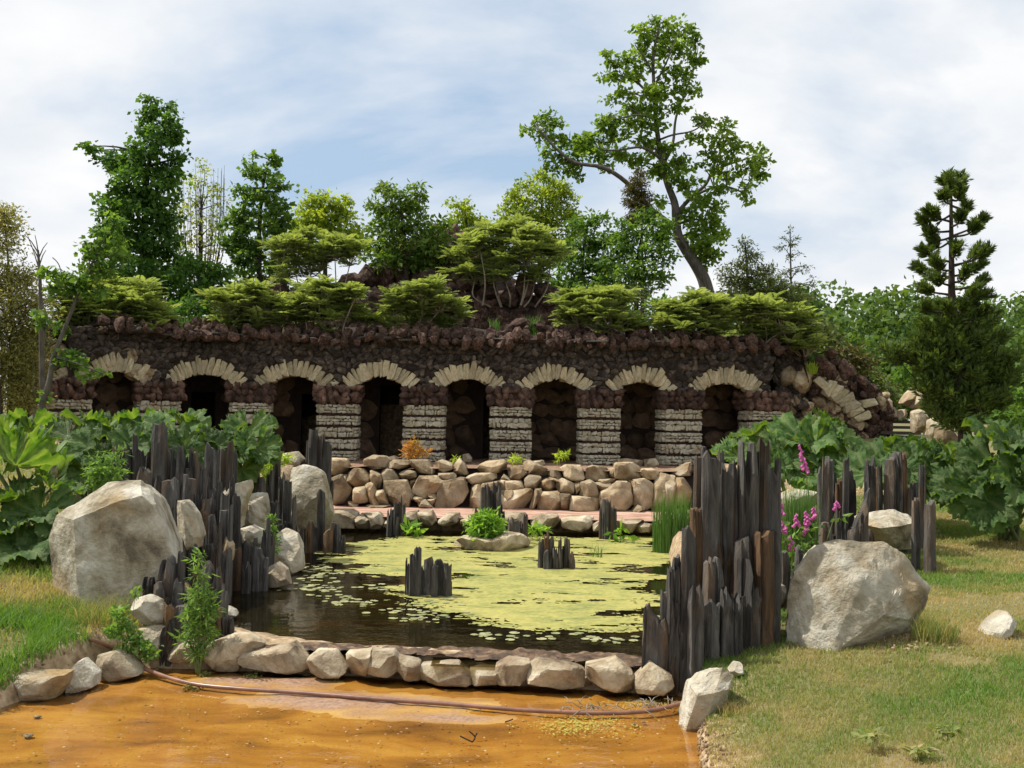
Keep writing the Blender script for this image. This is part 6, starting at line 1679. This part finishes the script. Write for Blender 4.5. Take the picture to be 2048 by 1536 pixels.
tuft('grass_tuft', 'soft grass fringe on the roof above the second arch', 'grass tuft', (395,655,25.0), 420, 55, 110, M_reed, 5, .5, .016, z=RZ)
tuft('grass_tuft', 'long arching grass tuft at the foot of the huge left boulder', 'grass tuft', (205,1240,10.2), 420, 75, 120, M_grass, 6, .9, .007)
tuft('grass_tuft', 'long green grass tuft in the shade right of the huge cream boulder', 'grass tuft', (1870,1280,9.2), 420, 80, 80, M_grass, 7, .8, .006)
tuft('grass_tuft', 'dry straw tuft beside the cream wedge-shaped stone', 'grass tuft', (1470,1400,8.2), 260, 40, 60, M_grass, 8, 1.0, .006, dry=.6)
tuft('grass_tuft', 'grass blades standing in the duckweed near the far ledge', 'grass tuft', (1192,1090,16.6), 14, 40, 26, M_reed, 9, .5, .014, z=.2)
tuft('grass_tuft', 'fresh yellow-green tuft beside the top of the half arch', 'grass tuft', (1622,745,25.6), 120, 30, 26, M_fern, 10, .6, .02, z=P(1622,745,25.6).z)
def leafy(name, label, cat, px, Y, base, mat, seed, leaf=.07, wr=.35, dens=.25, clump=.08, stem=.008, z=None, up=.4, group=None, per=14):
    rs = np.random.RandomState(seed); b = P(*base, Y)
    b.z = gh(b.x, b.y) if z is None else z
    root = thing(name, b, label, cat, group)
    bl = px_blobs(px, Y, rs, .4); V, Fq, A, cc = blob_leaves(rs, bl, dens, leaf, wr, clump, up, .1, per, .1)
    mb = MB()
    for (c, r, a), cl in zip(bl, cc):
        p = Vector(c); mb.tube(smooth_path([b - Vector((0, 0, .03)), b.lerp(p, .5) + Vector((0, 0, .03)), p], 3), np.linspace(stem, stem*.5, 7), 5, False)
        for e in cl[:4]: mb.tube([p, Vector(e)], [stem*.5, stem*.3], 4, False)
    hold(obj('stems', mb.mesh('stems'), M_stalk), root); hold(obj('leaves', mesh_np('leaves', V, Fq, A), mat), root)
    return root
leafy('willowherb', 'tall upright weed with narrow leaves at the left end of the kerb', 'weed', [(396,1120,6,14),(398,1150,9,14),(400,1180,10,14),(384,1195,12,10),(414,1190,12,12),(396,1210,14,14),(378,1235,14,14),(416,1225,14,16),(396,1250,20,14),(380,1275,18,14),(412,1270,18,14),(395,1300,16,14)], 9.75, (397,1332), M_weed, 1, .09, .2, .15, .05, .007, up=.5)
leafy('willowherb', 'slim upright weed in front of the pale pointed boulder', 'weed', [(545,1035,5,10),(545,1055,7,10),(546,1080,8,10),(544,1100,7,10)], 13.9, (545,1125), M_weed, 2, .07, .25, .5, .05, .006)
leafy('marsh_bush', 'rounded bright green bush growing on the rock island', 'bush', [(972,1035,18,14),(955,1050,14,14),(990,1050,14,14),(972,1058,26,16),(960,1075,18,14),(985,1075,18,14)], 17.5, (972,1090), M_bush, 3, .11, .32, .42, .1, .006, z=.36, per=10)
leafy('brambles', 'leafy yellow-green weeds on the bank below the rounded grey stone', 'weed', [(235,1225,14,12),(245,1250,16,14),(262,1272,18,14),(285,1290,18,12),(300,1312,14,10),(228,1265,14,12),(255,1300,14,10),(270,1185,5,10)], 9.7, (258,1310), M_weed, 4, .05, .6, .22, .06, .004)
leafy('dock_weed', 'tall weeds with brownish seed spikes behind the huge left boulder', 'weed', [(205,930,16,20),(225,950,18,20),(195,965,16,20),(215,980,16,16),(185,945,12,14),(235,915,10,14)], 12.6, (208,1030), M_weed, 5, .10, .25, .16, .09, .006)
leafy('fern', 'reddish young fern on the terrace before the fourth arch', 'fern', [(815,897,9,10),(832,890,10,10),(842,905,12,8),(825,908,14,7)], 22.9, (828,918), M_redfern, 6, .14, .22, .35, .12, .008, z=1.38)
leafy('fern', 'small fresh fern on the terrace before the fifth arch', 'fern', [(910,918,5,6)], 22.9, (910,926), M_fern, 7, .12, .25, .6, .08, .008, z=1.38)
leafy('fern', 'small fresh fern on the terrace before the fifth pillar from the sapling', 'fern', [(1030,920,8,6)], 22.8, (1030,930), M_fern, 8, .13, .25, .5, .1, .008, z=1.38)
leafy('fern', 'bright upright fern on the terrace before the sixth arch', 'fern', [(1120,914,6,8),(1126,908,4,6)], 22.9, (1123,928), M_fern, 9, .14, .22, .5, .1, .008, z=1.38)
leafy('yellow_weed', 'yellowish weeds among the slate posts left of the tall rounded boulder', 'weed', [(525,930,12,12),(545,940,12,12),(570,915,12,8),(535,955,14,9)], 17.8, (540,975), M_fern, 10, .10, .45, .3, .1, .006)
leafy('water_plant', 'upright paddle-leaf water plant beside the slender stump', 'water plant', [(818,1055,6,9),(826,1058,6,8),(836,1060,5,7)], 18.9, (826,1068), M_bush, 11, .20, .40, .09, .05, .006, z=.2, up=-.2, per=4)
leafy('water_plant', 'row of pointed green water leaves right of the low stump', 'water plant', [(1065,1056,7,8),(1078,1056,7,8),(1090,1054,5,8)], 18.8, (1078,1066), M_bush, 12, .20, .26, .10, .05, .006, z=.2, up=-.2, per=4)
leafy('water_plant', 'few pointed water leaves beside the stout stump near the reeds', 'water plant', [(1220,1066,7,5),(1243,1062,5,8),(1250,1070,6,4)], 18.7, (1240,1073), M_bush, 13, .20, .32, .09, .05, .006, z=.2, up=-.2, per=4)
for k, (x, y, Y, lab) in enumerate([(1890,1465,6.6,'broad-leaved plantain rosette in the lawn nearest the pool'), (1745,1470,6.9,'low broad weed in the lawn beside the plantain rosette'), (1840,1500,6.4,'pale green weed patch at the bare spot in the lawn'), (1760,1060,13.6,'small weed at the foot of the flat-topped boulder')]):
    c = P(x, y, Y); g0 = G(x, y, .35)
    gx_, gy_ = g0.x, g0.y; zg = gh(gx_, gy_)
    yy_ = y
    leafy('lawn_weed', lab, 'weed', [(x-10, y-1, 12, 2), (x+10, y-1, 12, 2), (x, y-3, 10, 2.5)], gy_, (x, y), M_grass, 20+k, .08, .45, .16, .05, .003, up=2.0, z=zg)
# foxgloves
def foxglove(label, base, spikes, seed):
    rs = np.random.RandomState(seed); b = P(*base); b.z = gh(b.x, b.y); Y = base[2]
    root = thing('foxglove', b, label, 'foxglove')
    mb = MB()
    for (x0, y0, x1, y1) in spikes:
        t = P(x1, y1, Y); s = P(x0, y0, Y)
        mb.tube(smooth_path([b, b.lerp(s, .6) + Vector((.02, 0, 0)), s, t], 4), np.linspace(.008, .003, 13), 5, False)
        n = int(6 + abs(y1-y0)*.26); bl_v = []; bl_f = []; off = 0; A = []
        for i in range(n):
            f = i/n; p = s.lerp(t, f); az = rs.uniform(-pi, 0) if rs.rand() < .8 else rs.uniform(0, pi); L = .068*(1-.55*f)
            d = Vector((cos(az)*.6, sin(az)*.6, -.75)).normalized(); u = d.cross(Vector((0, 0, 1))).normalized(); w = d.cross(u)
            for fr, rr in [(-.15, .06), (0, .14), (.35, .24), (.8, .28), (1.0, .36)]:
                for kk in range(7):
                    a = 2*pi*kk/7; bl_v.append(p + d*(L*fr) + (u*cos(a) + w*sin(a))*(L*rr)); A.append(rs.uniform(.2, 1))
            for j in range(4):
                for kk in range(7):
                    k2 = (kk+1) % 7; bl_f.append((off+j*7+kk, off+j*7+k2, off+(j+1)*7+k2, off+(j+1)*7+kk))
            off += 35
        hold(obj('flower_spike', mesh_np('flower_spike', np.array([v[:] for v in bl_v]), np.array(bl_f), A, True), M_fox), root)
    hold(obj('stems', mb.mesh('stems'), M_stalk), root)
    bl = px_blobs([(x0, y0+22, 6, 10) for x0, y0, _, _ in spikes] + [(base[0]-4, base[1]-25, 14, 16), (base[0]+4, base[1]-60, 9, 18)], Y, rs)
    V, Fq, A2, _ = blob_leaves(rs, bl, .05, .10, .4, .06, .3, .2, 8, .1)
    hold(obj('leaves', mesh_np('leaves', V, Fq, A2), M_weed), root)
foxglove('tall foxglove spike standing before the dark gap under giant leaves', (1622,1120,12.5), [(1611,938,1599,886)], 1)
foxglove('foxglove with several pink spikes beside the blade-like slab', (1620,1160,12.0), [(1613,1062,1611,1040),(1616,1045,1612,1020),(1630,1032,1626,1012),(1593,1046,1592,1025),(1674,1012,1673,1000)], 2)
foxglove('foxglove with drooping pink bells against the slate column', (1575,1160,11.6), [(1562,1020,1558,985),(1570,1056,1564,1040),(1584,1092,1580,1070)], 3)
# ------------------------------------------------------------------ duckweed, lily pads, hose, debris
def duckweed():
    rs = np.random.RandomState(4)
    px = [(694,1078),(640,1085),(604,1108),(612,1125),(660,1140),(730,1160),(800,1172),(832,1200),(850,1216),(900,1236),(960,1250),(1010,1268),(1070,1278),(1150,1272),(1220,1284),(1300,1288),(1340,1240),(1345,1150),(1350,1075),(1200,1074),(1000,1074),(840,1070),(760,1072)]
    poly = [tuple(G(x, y, .2)[:2]) for x, y in px]
    step = .032
    ax = np.arange(-3.6, 3.4, step); ay = np.arange(10.2, 19.8, step)
    X, Y_ = np.meshgrid(ax, ay); x = X.ravel(); y = Y_.ravel()
    x = x + rs.uniform(-.48, .48, x.size)*step; y = y + rs.uniform(-.48, .48, y.size)*step
    id_ = np.arange(x.size).reshape(X.shape)
    q = np.stack([id_[:-1, :-1], id_[:-1, 1:], id_[1:, 1:], id_[1:, :-1]], -1).reshape(-1, 4)
    cx = x[q].mean(1); cy = y[q].mean(1)
    d = poly_sd(cx, cy, poly)
    n1 = fbm(p2(cx*.55, cy), 1.5, 5, 90, .6); n2 = fbm(p2(cx*.45, cy*1.2), .8, 3, 95)
    inner = np.clip(-d/1.0, -1.5, 1)
    keep = (inner*.62 + n1*1.0 > .06 - .3*n2) & (d < .5)
    hole = fbm(p2(cx*.5, cy*1.3), 3.2, 4, 97, .6)
    keep &= ~((hole > .33) & (rs.rand(len(cx)) < .95))
    keep &= rs.rand(len(cx)) < np.clip(.55 + (inner*.62 + n1)*1.6, .25, 1)
    q = q[keep]
    use = np.unique(q); rm = np.full(x.size, -1); rm[use] = np.arange(len(use))
    z = .2045 + .010*np.clip(fbm(p2(x, y), 2.5, 4, 99) + .4, 0, 1)
    o = obj('duckweed', mesh_np('duckweed', np.stack([x, y, z], 1)[use], rm[q], rs.uniform(0, 1, len(use)), False), M_duck)
    tag(o, 'yellow-green duckweed carpet floating on the upper pond', 'duckweed', kind='stuff')
    return poly
DUCK = duckweed()
rngP = random.Random(9)
def pad_mesh(seed):
    r = random.Random(seed); V = [(0, 0, .002)]; n = 14
    for i in range(n):
        a = .25 + (2*pi-.5)*i/(n-1); rr = .5*r.uniform(.9, 1.05); V.append((cos(a)*rr, sin(a)*rr, .004*r.uniform(-1, 2)))
    me = mesh_py('lily_pad', V, [(0, i, i+1) for i in range(1, n)], None, True)
    at = me.attributes.new('v', 'FLOAT', 'POINT'); at.data.foreach_set('value', np.full(len(V), r.uniform(0, 1), np.float32))
    me.materials.append(M_pad); return me
pads = [pad_mesh(i) for i in range(6)]
def pad_group(px, n, sx, sy, label):
    for _ in range(n):
        x = rngP.gauss(px[0], sx); y = rngP.gauss(px[1], sy); p = G(x, y, .2)
        if poly_sd(np.array([p.x]), np.array([p.y]), PU)[0] > -.15: continue
        s = rngP.uniform(.05, .12)
        tag(obj('lily_pad', pads[rngP.randrange(6)], None, None, loc=(p.x, p.y, .2145 + rngP.uniform(0, .004)), rot=(0, 0, rngP.uniform(0, 6.28)), scale=(s, s, s)), label, 'lily pad', 'lily pads on the dark water')
for px, n, sx, sy, lab in (((640,1140),50,28,12,'pale lily pad in the dense drift beside the pale pointed boulder'), ((640,1180),34,26,7,'pale lily pad in the loose raft below the pointed boulder drift'), ((700,1205),26,32,5,'pale lily pad scattered on dark water left of the jagged stump'), ((760,1180),16,30,6,'pale lily pad scattered on dark water left of the jagged stump'),
    ((860,1235),26,40,6,'pale lily pad on dark water in front of the jagged stump'), ((800,1225),10,26,4,'pale lily pad on dark water in front of the jagged stump'), ((980,1272),16,26,5,'pale lily pad on dark water between the duckweed tip and the mud shelf'), ((1100,1275),14,40,4,'pale lily pad at the near edge of the duckweed'), ((880,1205),14,24,5,'pale lily pad right beside the foot of the jagged stump'), ((1230,1282),14,40,4,'pale lily pad at the near edge of the duckweed'), ((640,1158),20,30,8,'pale lily pad in the dense drift beside the pale pointed boulder')):
    pad_group(px, n, sx, sy, lab)
hp = [(130,1262,.42),(180,1282,.40),(232,1303,.34),(262,1325,.12),(300,1346,.03),(380,1371,.02),(480,1382,.025),(600,1390,.02),(760,1403,.02),(900,1413,.015),(1050,1425,.015),(1200,1431,.015),(1300,1426,.02),(1365,1410,.04)]
hs_ = []
for x, y, z in hp:
    p = on_ground(x, y) if y < 1340 else G(x, y, z)
    if p.z < z*0 + .015: p = G(x, y, .015)
    hs_.append(p + Vector((0, 0, .02)))
hs_ = smooth_path(hs_, 6)
tag(obj('garden_hose', MB().tube(hs_, .019, 8).mesh('garden_hose'), M_hose), 'brown hose lying across the ochre pool from bank to bank', 'hose')
for k, (x, y, w, lab) in enumerate([(500,1357,40,'dark clump of algae on the mud below the first kerb stones'), (383,1379,36,'algae clump lying against the hose near the left bank'), (410,1350,30,'small algae clump near the tall weed'), (665,1362,34,'algae clump on wet mud below the kerb')]):
    rs = np.random.RandomState(200+k); c = G(x, y, .0); r = w*c.y/F*.5
    V, Fq, A, _ = blob_leaves(rs, [((0, 0, .012), (r, r*.8, .02), 300)], .5, .022, .6, .02, .9, 0, 12, .1)
    tag(obj('algae_clump', mesh_np('algae_clump', V, Fq, A), M_algae, loc=(c.x, c.y, .005)), lab, 'algae')
def twig(label, pts, r, mat=M_barkdark):
    mb = MB()
    for p in pts:
        q = [G(p[0][0], p[0][1], .01)]; Y = q[0].y
        q += [P(a, b, Y) for a, b in p[1:]]; mb.tube(smooth_path(q, 3), r, 5)
    tag(obj('twig', mb.mesh('twig'), mat), label, 'twig')
twig('small dark curled twig sticking out of the ochre pool', [[(945,1484),(950,1474),(938,1462)], [(945,1484),(932,1478),(920,1472)], [(950,1474),(954,1466)]], .006)
twig('short brown stick lying in the pool near the weed raft', [[(1010,1444),(1022,1440),(1026,1438)]], .006)
# bits of litter and duckweed afloat on the ochre pool
def flakes(name, label, pts, mat, lo, hi, seed):
    rs = np.random.RandomState(seed); n = len(pts)
    a = rs.uniform(0, 2*pi, n); L = rs.uniform(lo, hi, n)
    d = np.stack([np.cos(a), np.sin(a), np.zeros(n)], 1); nn = np.tile([0, 0, 1.], (n, 1))
    V, Fq = kites(np.asarray(pts), d, nn, L, L*rs.uniform(.3, .8, n), .05)
    tag(obj(name, mesh_np(name, V, Fq, np.repeat(rs.uniform(0, 1, n), 4)), mat), label, 'litter', kind='stuff')
rs = np.random.RandomState(12)
pt = [G(rs.uniform(20, 1390), rs.uniform(1375, 1535), .004) for _ in range(700)]
pt = [p for p in pt if poly_sd(np.array([p.x]), np.array([p.y]), PL)[0] < -.1]
flakes('floating_litter', 'tiny leaf and twig litter afloat on the ochre pool', [p[:] for p in pt], M_litter, .008, .035, 3)
pt = [G(rs.normal(1170, 55), rs.normal(1450, 11), .004) for _ in range(700)] + [G(rs.normal(1300, 50), rs.normal(1405, 6), .004) for _ in range(250)]
pt = [p for p in pt if poly_sd(np.array([p.x]), np.array([p.y]), PL)[0] < -.1]
flakes('duckweed_flecks', 'yellow-green duckweed flecks on the ochre pool beside the hose', [p[:] for p in pt], M_fleck, .01, .03, 4)
# raft of dead stems by the hose
mb = MB(); rs = np.random.RandomState(71)
for _ in range(70):
    x = rs.uniform(1130, 1350); y = 1418 + rs.normal()*6 - (x-1130)*.02; p = G(x, y, .02); a = rs.uniform(0, 6.28); L = rs.uniform(.05, .16)
    e = p + Vector((cos(a)*L, sin(a)*L, rs.uniform(-.01, .06))); mb.tube([p, p.lerp(e, .5) + Vector((0, 0, .02)), e], [.004, .004, .002], 4, False)
tag(obj('dead_weed_raft', mb.mesh('dead_weed_raft'), M_twig), 'raft of dead pale weed stems lying along the hose', 'debris', kind='stuff')
# pebbles in and around the ochre pool
for k, (x, y, w, lab) in enumerate([(612,1350,14,'small round pebble at the foot of the kerb'), (1270,1448,10,'tiny white pebble in the ochre pool near the hose'), (1287,1444,10,'tiny pinkish pebble in the ochre pool near the hose'), (56,1472,18,'dark pebble on the muddy left shore'), (75,1434,14,'tan pebble on the muddy left shore'), (310,1340,16,'pale pebble on the mud beside the hose')]):
    c = G(x, y, 0.0); s = w*c.y/F
    tag(obj('pebble', niche[k % 5], None, None, loc=(c.x, c.y, s*.06), rot=(0, 0, k), scale=(s, s*.8, s*.4)), lab, 'pebble')
# crumbly earth lumps on the right shore and dry soil by the flat stone
items = []; rs = np.random.RandomState(33)
lump = [rough_rock_mesh('soil_lump', 500+i, None, 1, .2) for i in range(5)]
for _ in range(700):
    t = rs.rand(); x = 1.35 + .35*t + rs.normal()*.10 - .06; y = 6.6 + 2.2*t + rs.normal()*.1; s = rs.uniform(.008, .045)
    items.append((rs.randint(5), (x, y, gh(x, y) + s*.15), (rs.uniform(0, 6), rs.uniform(0, 6), 0), (s, s, s*.7)))
for _ in range(160):
    c = G(1800 + rs.uniform(-50, 110), 1280 + rs.normal()*14, .5); s = rs.uniform(.015, .05)
    items.append((rs.randint(5), (c.x, c.y, gh(c.x, c.y) + s*.2), (rs.uniform(0, 6), rs.uniform(0, 6), 0), (s, s, s*.6)))
for _ in range(300):
    x = rs.uniform(-4.9, -3.9); y = rs.uniform(7.2, 9.4); s = rs.uniform(.01, .05)
    if poly_sd(np.array([x]), np.array([y]), PL)[0] < -.12: continue
    items.append((rs.randint(5), (x, y, gh(x, y) + s*.2), (rs.uniform(0, 6), rs.uniform(0, 6), 0), (s, s, s*.6)))
M_soil = stone_mat('crumbly_soil', [(.35, (.13, .085, .045)), (.5, (.27, .19, .11)), (.65, (.40, .30, .19))], 9, .8, 30, tint=.1, world=True)
tag(obj('soil_crumbs', merge_rocks('soil_crumbs', lump, items, M_soil)), 'crumbly pale soil lumps along the pool shore', 'soil', kind='stuff')
# wooden stake among the shrubs at the right end of the roof
st = thing('wooden_stake', P(1582, 665, 26.2), 'square pale wooden stake among the shrubs at the right roof end', 'stake')
a = P(1582, 665, 26.2); a.z = RZ - .1; t = P(1582, 618, 26.2)
st.location = a
obj('post', MB().box((-.08, -.08, 0), (.08, .08, t.z-a.z)).mesh('post', None, False), plain_mat('stake_wood', (.34, .26, .16)), st)
cap = hull_mesh('post_top', [(-.075, -.075, 0), (.075, -.075, 0), (.075, .075, 0), (-.075, .075, 0), (0, 0, .04)], mat=bpy.data.materials['stake_wood'])
obj('post_top', cap, None, st, loc=(0, 0, t.z-a.z))
